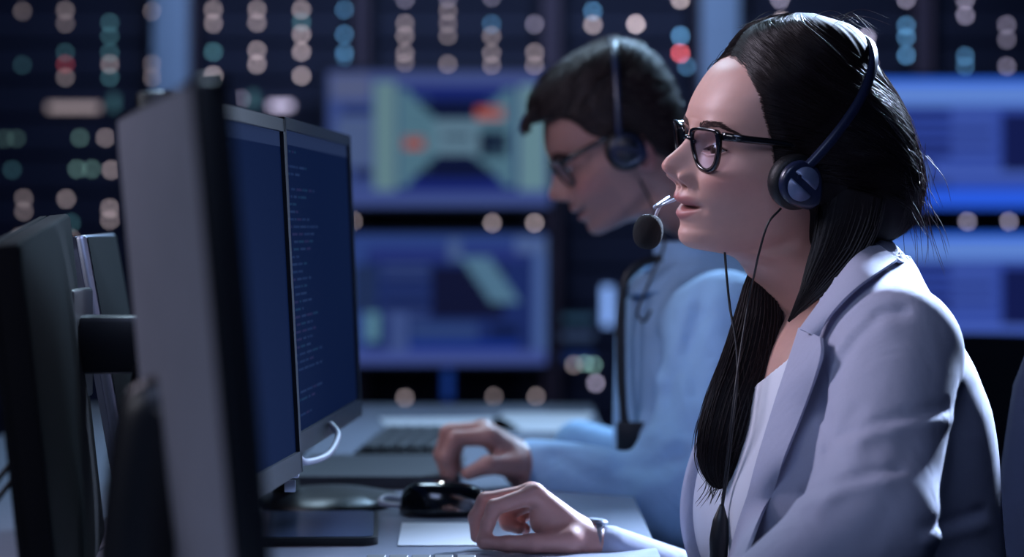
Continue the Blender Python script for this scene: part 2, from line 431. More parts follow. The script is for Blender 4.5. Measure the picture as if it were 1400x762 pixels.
def paint_map(U, V):
    C = np.zeros(U.shape+(3,)); C[:] = lin(60, 88, 168)
    def R(x0, y0, x1, y1, c): C[(U >= x0) & (U < x1) & (V >= y0) & (V < y1)] = lin(*c)
    R(.08, .13, .93, .9, (38, 58, 128)); R(.1, .1, .9, .2, (50, 66, 150)); R(.5, .05, .57, .2, (92, 120, 176))
    for k in range(7): R(.17, .24+.07*k, .4, .262+.07*k, (72, 92, 150)); R(.17, .38, .4, .4, (18, 26, 62)); R(.17, .52, .4, .54, (18, 26, 62))
    R(.02, .24, .14, .6, (44, 64, 112)); R(.08, .6, .15, .82, (110, 165, 190))
    R(.42, .25, .78, .64, (24, 28, 64))
    q = np.abs((U-.70)*1.0+(V-.32)*-.45); C[(q < .075) & (V > .17) & (V < .53) & (U > .55)] = lin(104, 150, 184)
    R(.2, .6, .3, .9, (80, 104, 172)); R(.32, .68, .65, .86, (58, 84, 150)); R(.72, .7, .86, .8, (20, 34, 84)); R(.3, .82, .86, .88, (26, 60, 170))
    R(.93, .15, 1, 1, (92, 124, 196)); R(0, .9, 1, 1, (86, 106, 190)); R(.84, .03, 1, .14, (100, 128, 190))
    return C
def paint_panel(U, V):
    C = np.zeros(U.shape+(3,)); C[:] = lin(62, 100, 200)
    def R(x0, y0, x1, y1, c): C[(U >= x0) & (U < x1) & (V >= y0) & (V < y1)] = lin(*c)
    R(0, 0, 1, .04, (52, 112, 246)); R(0, .04, 1, .2, (98, 138, 220)); R(.1, .2, .9, .86, (52, 76, 168))
    for k in range(8): R(.3, .24+.08*k, .52, .28+.08*k, (24, 36, 96)); R(.14, .26+.09*k, .28, .3+.09*k, (70, 100, 184))
    R(.14, .62, .24, .8, (116, 170, 230)); R(.3, .64, .4, .86, (112, 146, 214)); R(.44, .64, .9, .68, (66, 92, 180)); R(.44, .72, .9, .76, (78, 106, 196))
    R(.52, .22, .72, .6, (60, 84, 170)); R(.74, .26, 1, .72, (20, 28, 80)); R(0, .86, 1, 1, (44, 96, 236)); R(.3, .4, .7, .43, (34, 48, 120)); R(.3, .52, .7, .55, (38, 52, 128))
    return C
M_NET = screen_mat('screen_network', 0.50); M_MAP = screen_mat('screen_map', 0.50); M_PAN = screen_mat('screen_panels', 0.85)
def wall_screen(px0, py0, px1, py1, painter, m, label, D=9.8):
    a = P(px0, py0, D); b = P(px1, py1, D); w = b.x-a.x; h = a.z-b.z
    r = empty('wall_screen'); r.location = ((a.x+b.x)/2, D, (a.z+b.z)/2); tag(r, label, 'screen', 'screens mounted in front of the server racks')
    box('housing', (0, 0.03, 0), (w+0.03, 0.05, h+0.03), M_BLACK, r, bevel=0.006)
    bm = bmesh.new()
    for (c, s) in (((0, 0, h/2+0.009), (w+0.036, 0.02, 0.016)), ((0, 0, -h/2-0.009), (w+0.036, 0.02, 0.016)), ((-w/2-0.009, 0, 0), (0.016, 0.02, h+0.036)), ((w/2+0.009, 0, 0), (0.016, 0.02, h+0.036))):
        box_bm(bm, c, s)
    bm_obj('bezel', bm, M_BLACK, r)
    link('display', screen_mesh('display', w, h, 120, 68, painter), m, r, smooth=False)
    box('mount_arm', (0, 0.11, 0), (0.1, 0.12, 0.1), M_DARK, r, bevel=0.005)
    return r
wall_screen(448, 98, 752, 282, paint_network, M_NET, 'upper left wall screen showing a teal network diagram')
wall_screen(478, 320, 747, 498, paint_map, M_MAP, 'lower left wall screen showing a dark map panel')
wall_screen(1140, 108, 1450, 284, paint_panel, M_PAN, 'upper right wall screen with bright blue data panels')
wall_screen(1140, 320, 1450, 494, paint_panel, M_PAN, 'lower right wall screen with bright blue data panels')

# ------------------------------------------------------------------ desk
DZ = 0.76
desk = empty('desk'); tag(desk, 'long pale grey desk carrying all the monitors', 'desk'); desk.location = (-0.33, 2.9, 0)
box('desktop', (0, 0, DZ-0.0125), (0.96, 3.75, 0.025), M_DESK, desk, bevel=0.004)
for s in (-1, 1):
    for t in (-1, 0, 1): box('leg', (s*0.43, t*1.75, (DZ-0.025)/2), (0.05, 0.05, DZ-0.025), M_DARK, desk, bevel=0.004)
box('cable_tray', (-0.15, 0, DZ-0.12), (0.2, 3.3, 0.02), M_DARK, desk)

# ------------------------------------------------------------------ desktop monitors
def code_painter(seed, dim=1.0):
    rng = np.random.default_rng(seed)
    def f(U, V):
        C = np.zeros(U.shape+(3,)); C[:] = lin(22, 42, 92)*dim
        ny = U.shape[0]; nx = U.shape[1]
        for j in range(ny):
            v = V[j, 0]
            if v < .05: C[j] = lin(60, 80, 130)*dim; continue
            if j % 3 == 0 and rng.random() < .8:
                x = rng.integers(2, 10)
                for k in range(rng.integers(2, 7)):
                    l = rng.integers(2, 9); C[j, x:min(x+l, nx-4)] = lin(*[(44, 70, 126), (50, 76, 132), (56, 62, 118), (40, 76, 124)][rng.integers(4)])*dim; x += l+rng.integers(1, 3)
                    if x > nx*.75: break
        return C
    return f
M_CODE = screen_mat('screen_code', 0.34)
def monitor(near, far, ztop, H, label, tilt=0.0, roll=0.0, back=M_GREYB, edge=M_BLACK, thick=0.022, screen=True, seed=1, bezel=0.012, stand=True, face=1, bulge=0.03, base_at=0.0, neck_in=False):
    """near and far are (x, y) of the two vertical ends; the screen faces +x when face = 1."""
    a = Vector((near[0], near[1], 0)); b = Vector((far[0], far[1], 0)); W = (b-a).length
    ex = (b-a).normalized(); nz = Vector((ex.y, -ex.x, 0))*face       # screen normal
    c = (a+b)/2
    r = empty('monitor'); tag(r, label, 'monitor')
    r.location = (c.x, c.y, DZ)
    up = Vector((0, 0, 1))
    # panel frame: x along width, y = backwards, z up
    xa = up.cross(nz)*1.0; xa = xa.normalized()
    R = Matrix.Rotation(-tilt, 4, 'X') @ Matrix.Rotation(roll, 4, 'Y')
    M = frame((0, 0, ztop-H/2-DZ), xa, -nz, up) @ R
    bm = bmesh.new(); box_bm(bm, (0, thick/2, 0), (W, thick, H), None, 0.004, 2); bm.transform(M)
    panel = bm_obj('panel', bm, edge, r, smooth=True)
    # back shell, slightly domed
    n = 16; V = []; Fc = []
    for j in range(n+1):
        for i in range(n+1):
            x = (i/n-.5)*(W-.006); z = (j/n-.5)*(H-.006)
            e = max(abs(i/n-.5), abs(j/n-.5))*2
            V.append(M @ Vector((x, thick+0.0005+bulge*(1-e**3.0), z)))
    for j in range(n):
        for i in range(n): q = j*(n+1)+i; Fc.append((q, q+1, q+n+2, q+n+1))
    o = len(V); 
    link('back_cover', from_np('back_cover', V, Fc), back, r)
    bm = bmesh.new()
    for (cc, s) in (((0, -0.002, H/2-bezel/2), (W, 0.006, bezel)), ((0, -0.002, -H/2+bezel/2+0.004), (W, 0.006, bezel+0.008)), ((-W/2+bezel/2, -0.002, 0), (bezel, 0.006, H)), ((W/2-bezel/2, -0.002, 0), (bezel, 0.006, H))):
        box_bm(bm, cc, s)
    bm.transform(M); bm_obj('bezel', bm, edge, r)
    if screen:
        me = screen_mesh('display', W-2*bezel+.001, H-2*bezel-.006, 96, 120, code_painter(seed)); me.transform(M @ Matrix.Translation((0, -0.0012, 0.004)))
        link('display', me, M_CODE, r, smooth=False)
    if stand:
        bo = M @ Vector((0, thick+bulge*0.6, -0.02)); back = 0.018 if neck_in else 0.04
        ba = Vector((bo.x-nz.x*back, bo.y-nz.y*back, 0))
        sh = ex*base_at
        tube('stand_neck', [bo, (bo+Vector((ba.x, ba.y, bo.z)))/2+Vector((0, 0, -.01)), Vector((ba.x, ba.y, bo.z*0.6))+sh*.5, Vector((ba.x, ba.y, 0.012))+sh], 0.018, M_BLACK, r, sides=10, flat=(1.3, 0.8))
        Mb = frame(Vector((ba.x, ba.y, 0))+nz*0.05+sh, xa, -nz, up)
        lathe('stand_base', [(0.0, 0.0005), (0.112, 0.0005), (0.116, 0.004), (0.112, 0.009), (0.07, 0.016), (0.03, 0.02), (0.0, 0.021)], M_BLACK, r, Mb, sy=0.75)
    return r
m1 = monitor((-0.139, 1.35), (-0.252, 1.835), 1.170, 0.345, 'near monitor seen from behind with a pale grey back cover', tilt=math.radians(5.2), seed=3, thick=0.015, bulge=0.010, neck_in=True)
m2 = monitor((-0.250, 1.905), (-0.212, 2.43), 1.192, 0.335, 'middle monitor with code, second from the camera', tilt=math.radians(3), seed=4)
m3 = monitor((-0.2215, 2.51), (-0.190, 3.04), 1.198, 0.333, 'monitor with code nearest the left wall screens', tilt=math.radians(2.4), seed=5, base_at=0.27)
m4 = monitor((-0.372, 1.90), (-0.419, 2.40), 1.089, 0.305, 'black monitor back turned away at the far left edge', tilt=math.radians(-6), roll=math.radians(2.8), back=M_MATTE, edge=M_MATTE, face=-1, screen=False, bulge=0.006, stand=False)
m5 = monitor((-0.394, 2.46), (-0.444, 2.96), 1.083, 0.305, 'slim black monitor with a silver edge behind the grey monitor', tilt=math.radians(-10), back=M_MATTE, edge=M_SILVER, face=-1, screen=False, bulge=0.006, thick=0.012, stand=False)

# ================================================================== people
M_SKIN = mat('skin', srgb(205, 160, 145), 0.46, var=0.06, vscale=120, bump=0.06, bscale=1200, sub=0.12, subr=(0.008, 0.003, 0.0015), attr='tint')
M_HAIRS = mat('dark_hair', srgb(22, 15, 18), 0.65, var=0.3, vscale=50, spec=0.2)
M_HAIR = mat('dark_hair_strands', srgb(32, 21, 24), 0.42, var=0.4, vscale=60, spec=0.4)
M_JACKET = mat('lavender_grey_wool', srgb(176, 180, 202), 0.85, var=0.07, vscale=500, bump=0.22, bscale=1500, stretch=(1, 1, 3), wrinkle=0.28)
M_SHIRTW = mat('white_cotton', srgb(225, 228, 238), 0.8, var=0.03, bump=0.05)
M_SHIRTB = mat('light_blue_cotton', srgb(146, 184, 222), 0.85, var=0.05, bump=0.1, bscale=600, wrinkle=0.5)
M_LENS = None
def lens_material():
    m = bpy.data.materials.new('spectacle_glass'); m.use_nodes = True; nt = m.node_tree; N = nt.nodes; L = nt.links
    for n in list(N):
        if n.type != 'OUTPUT_MATERIAL': N.remove(n)
    out = N['Material Output']
    tr = N.new('ShaderNodeBsdfTransparent'); gl = N.new('ShaderNodeBsdfGlossy'); gl.inputs['Roughness'].default_value = 0.03
    tr.inputs[0].default_value = (0.86, 0.9, 1.0, 1); gl.inputs[0].default_value = (0.85, 0.92, 1, 1)
    fr = N.new('ShaderNodeLayerWeight'); pw = N.new('ShaderNodeMath'); pw.operation = 'POWER'; pw.inputs[1].default_value = 4.0; L.new(fr.outputs['Facing'], pw.inputs[0])
    ad = N.new('ShaderNodeMath'); ad.operation = 'MULTIPLY_ADD'; ad.inputs[1].default_value = 0.34; ad.inputs[2].default_value = 0.04; L.new(pw.outputs[0], ad.inputs[0])
    mx = N.new('ShaderNodeMixShader'); L.new(ad.outputs[0], mx.inputs[0]); L.new(tr.outputs[0], mx.inputs[1]); L.new(gl.outputs[0], mx.inputs[2])
    L.new(mx.outputs[0], out.inputs['Surface']); return m
M_LENS = lens_material()

class HeadFrame:
    """millimetre head coordinates: u forward, s to the person's left, w up."""
    def __init__(self, origin, yaw, pitch=0.0, scale=1.0, roll=0.0):
        f = Vector((-math.cos(yaw), -math.sin(yaw), 0)); l = Vector((math.sin(yaw), -math.cos(yaw), 0)); up = Vector((0, 0, 1))
        R = Matrix.Rotation(pitch, 3, l)
        self.f = R @ f; self.up = R @ up; self.l = l; self.o = Vector(origin); self.k = 0.001*scale
        if roll:
            R2 = Matrix.Rotation(roll, 3, self.f); self.l = R2 @ self.l; self.up = R2 @ self.up
        self.A = np.array([self.f, self.l, self.up]); self.on = np.array(self.o)
    def __call__(self, u, s, w): return self.o+self.k*(float(u)*self.f+float(s)*self.l+float(w)*self.up)
    def arr(self, U): return self.on+self.k*(np.asarray(U) @ self.A)

def loft(rows, nt, W, warp=0.35):
    """rows: dict name -> (w list, value list) for uf, ub, sm, us, nf, nb, returns u, s arrays (len W, nt)."""
    g = lambda k: pchip(W, *rows[k])[:, None]
    x = np.linspace(0, 1, nt, endpoint=False)*2*np.pi
    t = (x-warp*np.sin(x))[None, :]
    c, s = np.cos(t), np.sin(t)
    uf, ub, sm, us, nf, nb = (g(k) for k in ('uf', 'ub', 'sm', 'us', 'nf', 'nb'))
    n = np.where(c >= 0, nf, nb)
    U = us+np.where(c >= 0, uf-us, us-ub)*np.sign(c)*np.abs(c)**(2/n)
    S = sm*np.sign(s)*np.abs(s)**(2/n)
    return U, S, np.broadcast_to(W[:, None], U.shape).copy(), t
def grid_faces(nr, nc):
    i = np.arange(nr-1)[:, None]; j = np.arange(nc)[None, :]; j2 = (j+1) % nc
    Fc = np.stack([i*nc+j, i*nc+j2, (i+1)*nc+j2, (i+1)*nc+j], -1).reshape(-1, 4)
    return [tuple(f) for f in Fc.tolist()]+[tuple(range(nc))[::-1], tuple((nr-1)*nc+k for k in range(nc))]

def face_rows(male=False):
    uf = [(157,-10),(153,14),(147,29),(140,41),(133,47),(125,54),(115,65),(100,75.5),(88,82),(77,86),(68,87),(58,85),(48,84.5),(38,85),(28,87),(18,90.5),(8,94.5),(0,96.5),(-7,97.5),(-14,96.5),(-22,95),(-30,93.5),(-36,93.2),(-44,95.5),(-50,94.5),(-55,90),(-58,84),(-61,66),(-64,48),(-68,36),(-74,27),(-106,5),(-131,-8),(-160,-20),(-210,-34)]
    ub = [(157,-14),(150,-48),(140,-66),(125,-84),(100,-98),(70,-102),(40,-98),(15,-88),(-10,-80),(-40,-86),(-74,-98),(-106,-112),(-131,-122),(-160,-132),(-210,-146)]
    sm = [(157,4),(153,24),(147,37),(140,47),(125,60),(110,67),(90,71),(60,71),(35,69.5),(15,68),(-5,64),(-20,60),(-35,55.5),(-48,52),(-58,51),(-70,53),(-106,54),(-131,58),(-160,66),(-210,86)]
    us = [(157,-10),(140,-8),(60,-6),(0,-8),(-40,-14),(-60,-26),(-74,-36),(-106,-54),(-131,-65),(-160,-76),(-210,-90)]
    nf = [(157,2.0),(100,2.25),(60,2.35),(25,2.3),(0,2.05),(-20,1.95),(-40,1.85),(-55,1.75),(-64,1.8),(-80,2.0),(-210,2.0)]
    nb = [(157,2.0),(-210,2.1)]
    if male:
        sm = [(w, v*(1.05 if w > -60 else 1.12)) for w, v in sm]
    return {k: tuple(zip(*sorted(v))) for k, v in dict(uf=uf, ub=ub, sm=sm, us=us, nf=nf, nb=nb).items()}

def eye_mask(S, W, c):
    """signed almond: >0 inside the lid opening, c = centre (s, w)"""
    x = (np.abs(S)-c[0])/13.5; y = (W-c[1])-1.2*x
    top = 4.6*np.clip(1-x*x, 0, 1)**0.8; bot = -3.2*np.clip(1-x*x, 0, 1)**0.9
    ok = np.abs(x) < 1
    return np.where(ok, np.minimum(top-y, y-bot), -5.0)
EYE = (29.0, 40.0)

def head_mesh(hf, male=False, base=None):
    rows = face_rows(male)
    W = np.concatenate([np.linspace(-210, -76, 26)[:-1], np.linspace(-76, -40, 40)[:-1], np.linspace(-40, 72, 112)[:-1], np.linspace(72, 150, 40)[:-1], 150+7*np.sin(np.linspace(0, np.pi/2, 10))])
    nt = 300
    U, S, Wg, t = loft(rows, nt, W, 0.55)
    front = sstep(-5, 30, U)
    aS = np.abs(S)
    # --- nose
    prof = pchip(W, [0, 3.5, 8, 11.5, 15, 19, 23, 28, 34, 44, 52, 60, 68], [0, 2.6, 7.0, 13.0, 19.5, 24.0, 25.6, 24.2, 19.4, 11.6, 7.0, 3.2, 0])[:, None]
    sig = pchip(W, [0, 10, 20, 30, 45, 66], [10.5, 11.5, 10.8, 8.8, 8.2, 12])[:, None]
    nose = prof*np.exp(-(aS/sig)**2.3)
    side = 5.5*np.exp(-((aS-8)/9)**2)*np.exp(-((Wg-26)/17)**2)
    wing = 11.0*np.exp(-((aS-15.2)/4.8)**2)*np.exp(-((Wg-11.5)/7.2)**2)
    nostril = -8.0*np.exp(-((aS-8.6)/3.6)**2)*np.exp(-((Wg-3.6)/2.8)**2)
    crease = -3.2*np.exp(-((aS-21.0-0.25*(10-Wg))/2.6)**2)*np.exp(-((Wg-8)/9)**2)
    U += front*(nose+side+wing+nostril+crease)
    # --- eye sockets, lids, brow, cheeks
    U += front*(-7.5*G(aS-23, 13)*G(Wg-43, 10) - 2.5*G(aS-43, 9)*G(Wg-40, 9) + 3.6*G(aS-32, 15)*G(Wg-61, 8) + 4.8*G(aS-31, 12.5)*G(Wg-39, 8.5))
    S += np.sign(S)*front*(3.0*G(aS-58, 14)*G(Wg-20, 15))
    U += front*(3.2*G(aS-40, 17)*G(Wg-15, 16) - 2.0*G(aS-44, 13)*G(Wg+22, 14))
    em = eye_mask(S, Wg, EYE); U -= front*5.5*sstep(-0.3, 1.6, em)
    U += front*1.3*np.exp(-((em+1.2)/1.3)**2)*(np.abs(aS-EYE[0]) < 15)
    # --- mouth
    lipw = np.exp(-(aS/21)**4)
    U += front*(4.0*lipw*G(aS, 26)*np.exp(-((Wg+9.0)/5.4)**2) + 4.4*np.exp(-(aS/18)**4)*G(aS, 24)*np.exp(-((Wg+25.5)/5.0)**2)
                - 8.0*np.exp(-(aS/22)**6)*np.exp(-((Wg+17.6-0.0035*aS**2)/2.3)**2) + 1.6*G(aS-4.5, 2.2)*np.exp(-((Wg+1)/6)**2) - 1.2*G(aS, 2.2)*np.exp(-((Wg+1)/6)**2))
    U += front*(-2.6*G(aS-25.5, 4)*np.exp(-((Wg+17)/5)**2))
    # --- jaw: hollow below the jaw line
    jl = -58+0.62*np.clip(85-U, 0, 90)*0.46
    und = np.exp(-((Wg-(jl-13))/9.0)**2)*sstep(0, 20, U+12)*sstep(16, 36, aS)
    S -= np.sign(S)*5.5*und
    # sternomastoid line
    S += np.sign(S)*2.2*np.exp(-((U-(-20+0.35*(Wg+70)))/9)**2)*sstep(-60, -90, Wg)
    pts = np.stack([U, S, Wg], -1).reshape(-1, 3)
    me_v = hf.arr(pts); Fc = grid_faces(len(W), nt)
    # --- tints
    sk = lin(*(base or (214, 166, 152))); C = np.broadcast_to(sk, U.shape+(3,)).copy()
    def mixc(mask, col):
        m = np.clip(mask, 0, 1)[..., None]; C[:] = C*(1-m)+lin(*col)*m
    fm = front*(U > 40)
    mixc(0.30*fm*G(aS-44, 17)*G(Wg-12, 15), (214, 120, 112)); mixc(0.3*fm*G(aS, 9)*G(Wg-20, 9), (205, 120, 112))
    up = np.exp(-(aS/22)**8)*sstep(-3.0-0.1*aS, -5.5-0.1*aS, Wg)*sstep(-19+0.003*aS**2, -17+0.003*aS**2, Wg)
    lo = np.exp(-(aS/20)**8)*sstep(-31.5+0.022*aS**2, -29+0.022*aS**2, Wg)*sstep(-16.5, -18.5, Wg)
    mixc((0.3 if male else 0.8)*fm*np.maximum(up, lo), (180, 108, 108))
    mixc(0.95*fm*np.exp(-(aS/19)**6)*np.exp(-((Wg+17.6-0.0035*aS**2)/1.6)**2), (48, 14, 16))
    mixc(0.8*fm*np.exp(-((aS-8.6)/3.4)**2)*np.exp(-((Wg-3.2)/2.2)**2), (66, 26, 24))
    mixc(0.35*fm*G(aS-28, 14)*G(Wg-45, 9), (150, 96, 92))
    mixc(0.9*fm*np.exp(-((em+0.1)/1.1)**2)*(Wg > EYE[1]-1)*(np.abs(aS-EYE[0]) < 13.5), (30, 18, 18))
    if male: mixc(0.22*fm*sstep(5, -15, Wg)*sstep(-70, -50, Wg), (110, 92, 96))
    return me_v, Fc, C.reshape(-1, 3), (U, S, Wg, W)

def hair_shell(hf, face_grid, hrows, hairline, W, nt=220, thick_edge=12.0, soft=14.0):
    """closed shell proud of the skull behind the hairline and sunk below the skin in front of it"""
    U, S, Wg, t = loft(hrows, nt, W, 0.25)
    fr = face_rows()
    hu = pchip(np.clip(W, -210, 156.5), *fr['uf'])[:, None]
    Uh, Sh, _, _ = loft(fr, nt, np.clip(W, -210, 156.5), 0.25)
    us = pchip(W, *hrows['us'])[:, None]
    uh = pchip(W, *hairline)[:, None]
    k = sstep(uh+3, uh-soft, U)
    sunk_u = us+(Uh-us)*0.90; sunk_s = Sh*0.90
    U2 = sunk_u*(1-k)+U*k; S2 = sunk_s*(1-k)+S*k
    return U2, S2, Wg, k
class Surf:
    def __init__(self, hf, U, S, Wg): self.p = hf.arr(np.stack([U, S, Wg], -1)); self.c = self.p.mean(axis=(0, 1))
    def at(self, r, c):
        nr, nc, _ = self.p.shape; r = np.clip(r, 0, nr-1.001); c = np.mod(c, nc)
        i = r.astype(int); j = c.astype(int); a = (r-i)[:, None]; b = (c-j)[:, None]; j2 = (j+1) % nc; i2 = np.minimum(i+1, nr-1)
        return (self.p[i, j]*(1-a)*(1-b)+self.p[i2, j]*a*(1-b)+self.p[i, j2]*(1-a)*b+self.p[i2, j2]*a*b)
def strands_obj(name, paths, radius, m, parent):
    Vs = []; Fs = []; o = 0
    for path in paths:
        path = np.asarray(path); n = len(path)
        r = radius*np.clip(np.minimum(np.linspace(0.3, 6, n), np.linspace(5, 0.12, n)), 0.1, 1)[:, None]
        t = np.gradient(path, axis=0); t /= np.linalg.norm(t, axis=1)[:, None]+1e-12
        up = np.where(np.abs(t[:, 1:2]) < .95, np.array([[0., 1., 0.]]), np.array([[1., 0., 0.]]))
        a = np.cross(t, up); a /= np.linalg.norm(a, axis=1)[:, None]; b = np.cross(t, a)
        Vs.append(np.stack([path+r*a, path+r*(-.5*a+.866*b), path+r*(-.5*a-.866*b)], 1).reshape(-1, 3))
        i = np.arange(n-1)[:, None]*3; j = np.arange(3)[None, :]; j2 = (j+1) % 3
        Fs.append((o+np.stack([i+j, i+j2, i+3+j2, i+3+j], -1)).reshape(-1, 4)); o += 3*n
    return link(name, from_np(name, np.concatenate(Vs), np.concatenate(Fs)), m, parent)

# ------------------------------------------------------------------ the woman
YAW = math.radians(20); HX = 1055.0
HW = HeadFrame(P(HX, 258, 2.5), YAW, roll=math.radians(-8))
def hu(px): return (HX-px)/(1.4*math.cos(YAW))
def hw(py): return (258-py)/1.4
def head_inv(hf, px, py, s):
    """u and w of the point at side offset s that the photo shows at (px, py)"""
    u, w = 0.0, 0.0
    pr = lambda u, w: (lambda q: np.array([700+q.x*F_PX/q.y, HORIZON-(q.z-CAM_Z)*F_PX/q.y]))(hf(u, s, w))
    for _ in range(6):
        e = np.array([px, py])-pr(u, w); J = np.stack([pr(u+1, w)-pr(u, w), pr(u, w+1)-pr(u, w)], 1); du, dw = np.linalg.solve(J, e); u += du; w += dw
    return float(u), float(w)
vW, fW, cW, gW = head_mesh(HW)

# torso in its own frame
TY = math.radians(13)
TF = np.array([-math.cos(TY), -math.sin(TY), 0]); TL = np.array([math.sin(TY), -math.cos(TY), 0])
TC = np.array(P(1170, 560, 2.5))
def zpy(py, D=2.5): return CAM_Z-(py-HORIZON)*D/F_PX
def torso_local(p):
    q = p-TC; return q @ TF, q @ TL, p[:, 2]
T_Z = [zpy(v) for v in (1150, 1000, 900, 800, 700, 620, 560, 510, 470, 440, 415, 395, 375, 350)]
T_A = [.130, .128, .128, .130, .132, .131, .126, .114, .098, .084, .072, .062, .054, .050]
T_B = [.165, .162, .160, .166, .172, .178, .180, .178, .168, .146, .112, .080, .062, .056]
T_C = [-.03, -.025, -.02, -.012, -.002, 0.002, .005, .008, .008, .005, .002, -.003, -.006, .0]
def torso_sdf(p, grow=0.0):
    a, l, z = torso_local(p)
    A = pchip(z, T_Z, T_A)+grow; B = pchip(z, T_Z, T_B)+grow; C = pchip(z, T_Z, T_C)
    k = np.sqrt(((a-C)/A)**2+(l/B)**2)
    d = (k-1)*np.minimum(A, B)*0.9
    d = np.maximum(d, np.maximum(T_Z[0]-z, z-T_Z[-1]))
    # bust
    for s in (-1, 1):
        c = TC+TF*0.098+TL*(s*0.066)+np.array([0, 0, zpy(715)-TC[2]])
        d = smin(d, ell(p, c, (0.052+grow, 0.054+grow, 0.070+grow)), 0.07)
    return d
SH_N = np.array(P(1226, 480, 2.345)); EL_N = np.array(P(1186, 720, 2.20)); WR_N = np.array(P(985, 868, 2.12))
SH_F = np.array(P(1120, 486, 2.66)); EL_F = np.array(P(1040, 850, 2.74)); WR_F = np.array(P(832, 754, 2.622))
def arms_sdf(p, g=0.0):
    d = smin(rcone(p, SH_N, EL_N, .060+g, .0535+g), rcone(p, EL_N, WR_N, .0535+g, .036+g), 0.03)
    e = smin(rcone(p, SH_F, EL_F, .056+g, .046+g), rcone(p, EL_F, WR_F, .046+g, .0265+g), 0.03)
    return d, e
def pxy(p):  # where a point of her near side falls, used to lay creases on the sleeve
    return np.stack([700+p[:, 0]*F_PX/p[:, 1], HORIZON-(p[:, 2]-CAM_Z)*F_PX/p[:, 1]], 1)
CREASES = [  # polyline, amplitude (+ = groove), width in metres
 ([(1236,426),(1205,430),(1168,468),(1142,512),(1131,556),(1133,622)], .0050, .0055),
 ([(1150,470),(1185,447),(1215,443)], -.0025, .0100),
 ([(1150,598),(1200,578),(1290,558)], .0034, .0045), ([(1146,612),(1200,592),(1296,574)], -.0026, .0070),
 ([(1098,678),(1170,652),(1226,642)], .0030, .0045), ([(1100,690),(1170,665),(1232,656)], -.0024, .0065),
 ([(1172,560),(1140,610),(1108,668)], .0022, .0060), ([(1185,585),(1160,640),(1120,700)], -.0020, .0080),
 ([(1240,600),(1226,680),(1190,740)], .0014, .0080),
 ([(1340,700),(1300,712),(1262,722)], .0032, .0050), ([(1345,718),(1310,728),(1270,740)], -.0030, .0065),
]
def jacket_core(p):
    d = torso_sdf(p); n, f = arms_sdf(p)
    # trapezius to the shoulder points
    tz = smin(rcone(p, np.array(P(1165, 420, 2.46)), SH_N+np.array([0, 0, .010]), .055, .050), rcone(p, np.array(P(1130, 424, 2.55)), SH_F+np.array([0, 0, .010]), .055, .048), .03)
    d = smin(d, tz, .04)
    d = smin(d, n, .009); d = smin(d, f, .02)
    return d
def jacket_sdf(p):
    d = jacket_core(p)
    near = p[:, 1] < 2.52; 
    if near.any():
        q = pxy(p[near]); add = np.zeros(near.sum())
        for pts, A, sg in CREASES:
            dd = polyline_dist(q, pts)/1500.0; add += A*np.exp(-(dd/sg)**2)
        d[near] += add
    # open front: a V running down from the neck and the space inside the collar
    a, l, z = torso_local(p)
    zb = zpy(880); zt = zpy(430)
    hn = np.interp(z, [zb, zpy(740), zpy(650), zpy(560), zpy(500), zt, zpy(380)], [.080, .092, .104, .106, .100, .088, .085])
    hf_ = np.interp(z, [zb, zpy(700), zpy(520), zt, zpy(380)], [.045, .055, .062, .072, .085])
    cut = np.maximum(np.maximum(l-hn, -l-hf_), 0.02-a)
    cut = np.maximum(cut, zb-z)
    neckhole = np.sqrt(((a-0.030)/.078)**2+(l/.074)**2)-1
    cut = np.minimum(cut, np.maximum(neckhole*.06, zpy(440)-z))
    return np.maximum(d, -cut)
lo = np.array([0.02, 2.02, 0.48]); hi = np.array([0.55, 2.86, 1.09])

woman_mesh_parts = []
def body_sdf(p):
    d = torso_sdf(p, -0.016); n, f = arms_sdf(p, -0.014)
    return smin(smin(d, n, .02), f, .02)
# her right hand: thumb and index close, the rest curled behind
def H3(px, py, D): return np.array(P(px, py, D))
def hand_w(p):
    wrist = H3(806, 747, 2.622)
    segs = []
    pal = None
    mcp = [H3(731, 676, 2.606), H3(727, 675, 2.626), H3(731, 682, 2.647), H3(740, 692, 2.665)]
    d = rcone(p, H3(850, 757, 2.630), wrist, .0200, .0200)
    for m, r in zip(mcp, (.0105, .0108, .0105, .0095)):
        d = smin(d, rcone(p, wrist+(m-mcp[1])*0.45, m, .0165, r), .016)
    d = smin(d, rcone(p, H3(775, 742, 2.605), H3(742, 715, 2.612), .017, .013), .014)
    def finger(j, r):
        e = None
        for a, b, ra, rb in zip(j[:-1], j[1:], r[:-1], r[1:]):
            s = rcone(p, a, b, ra, rb); e = s if e is None else smin(e, s, .004)
        return e
    fing = [finger([mcp[0], H3(676, 694, 2.598), H3(667, 716, 2.593), H3(661, 736, 2.590)], (.0098, .0080, .0070, .0060)),
            finger([mcp[1], H3(664, 686, 2.624), H3(651, 708, 2.620), H3(652, 734, 2.613)], (.0104, .0090, .0078, .0066)),
            finger([mcp[2], H3(690, 703, 2.650), H3(694, 716, 2.645), H3(710, 722, 2.638)], (.0100, .0086, .0076, .0068)),
            finger([mcp[3], H3(708, 708, 2.668), H3(706, 719, 2.662), H3(718, 724, 2.655)], (.0090, .0076, .0068, .0060))]
    for e in fing: d = smin(d, e, .006)
    th = finger([H3(776, 742, 2.592), H3(728, 744, 2.580), H3(694, 744, 2.580), H3(662, 743, 2.585)], (.0140, .0100, .0080, .0066))
    d = smin(d, th, .010)
    return d
M_ = []
Vb, Fb = surface_nets(body_sdf, lo, hi, 0.012)
Vh, Fh = surface_nets(hand_w, np.array(P(636, 652, 2.52))*0+np.array([-0.052, 2.545, 0.740]), np.array([0.125, 2.70, 0.845]), 0.0018)
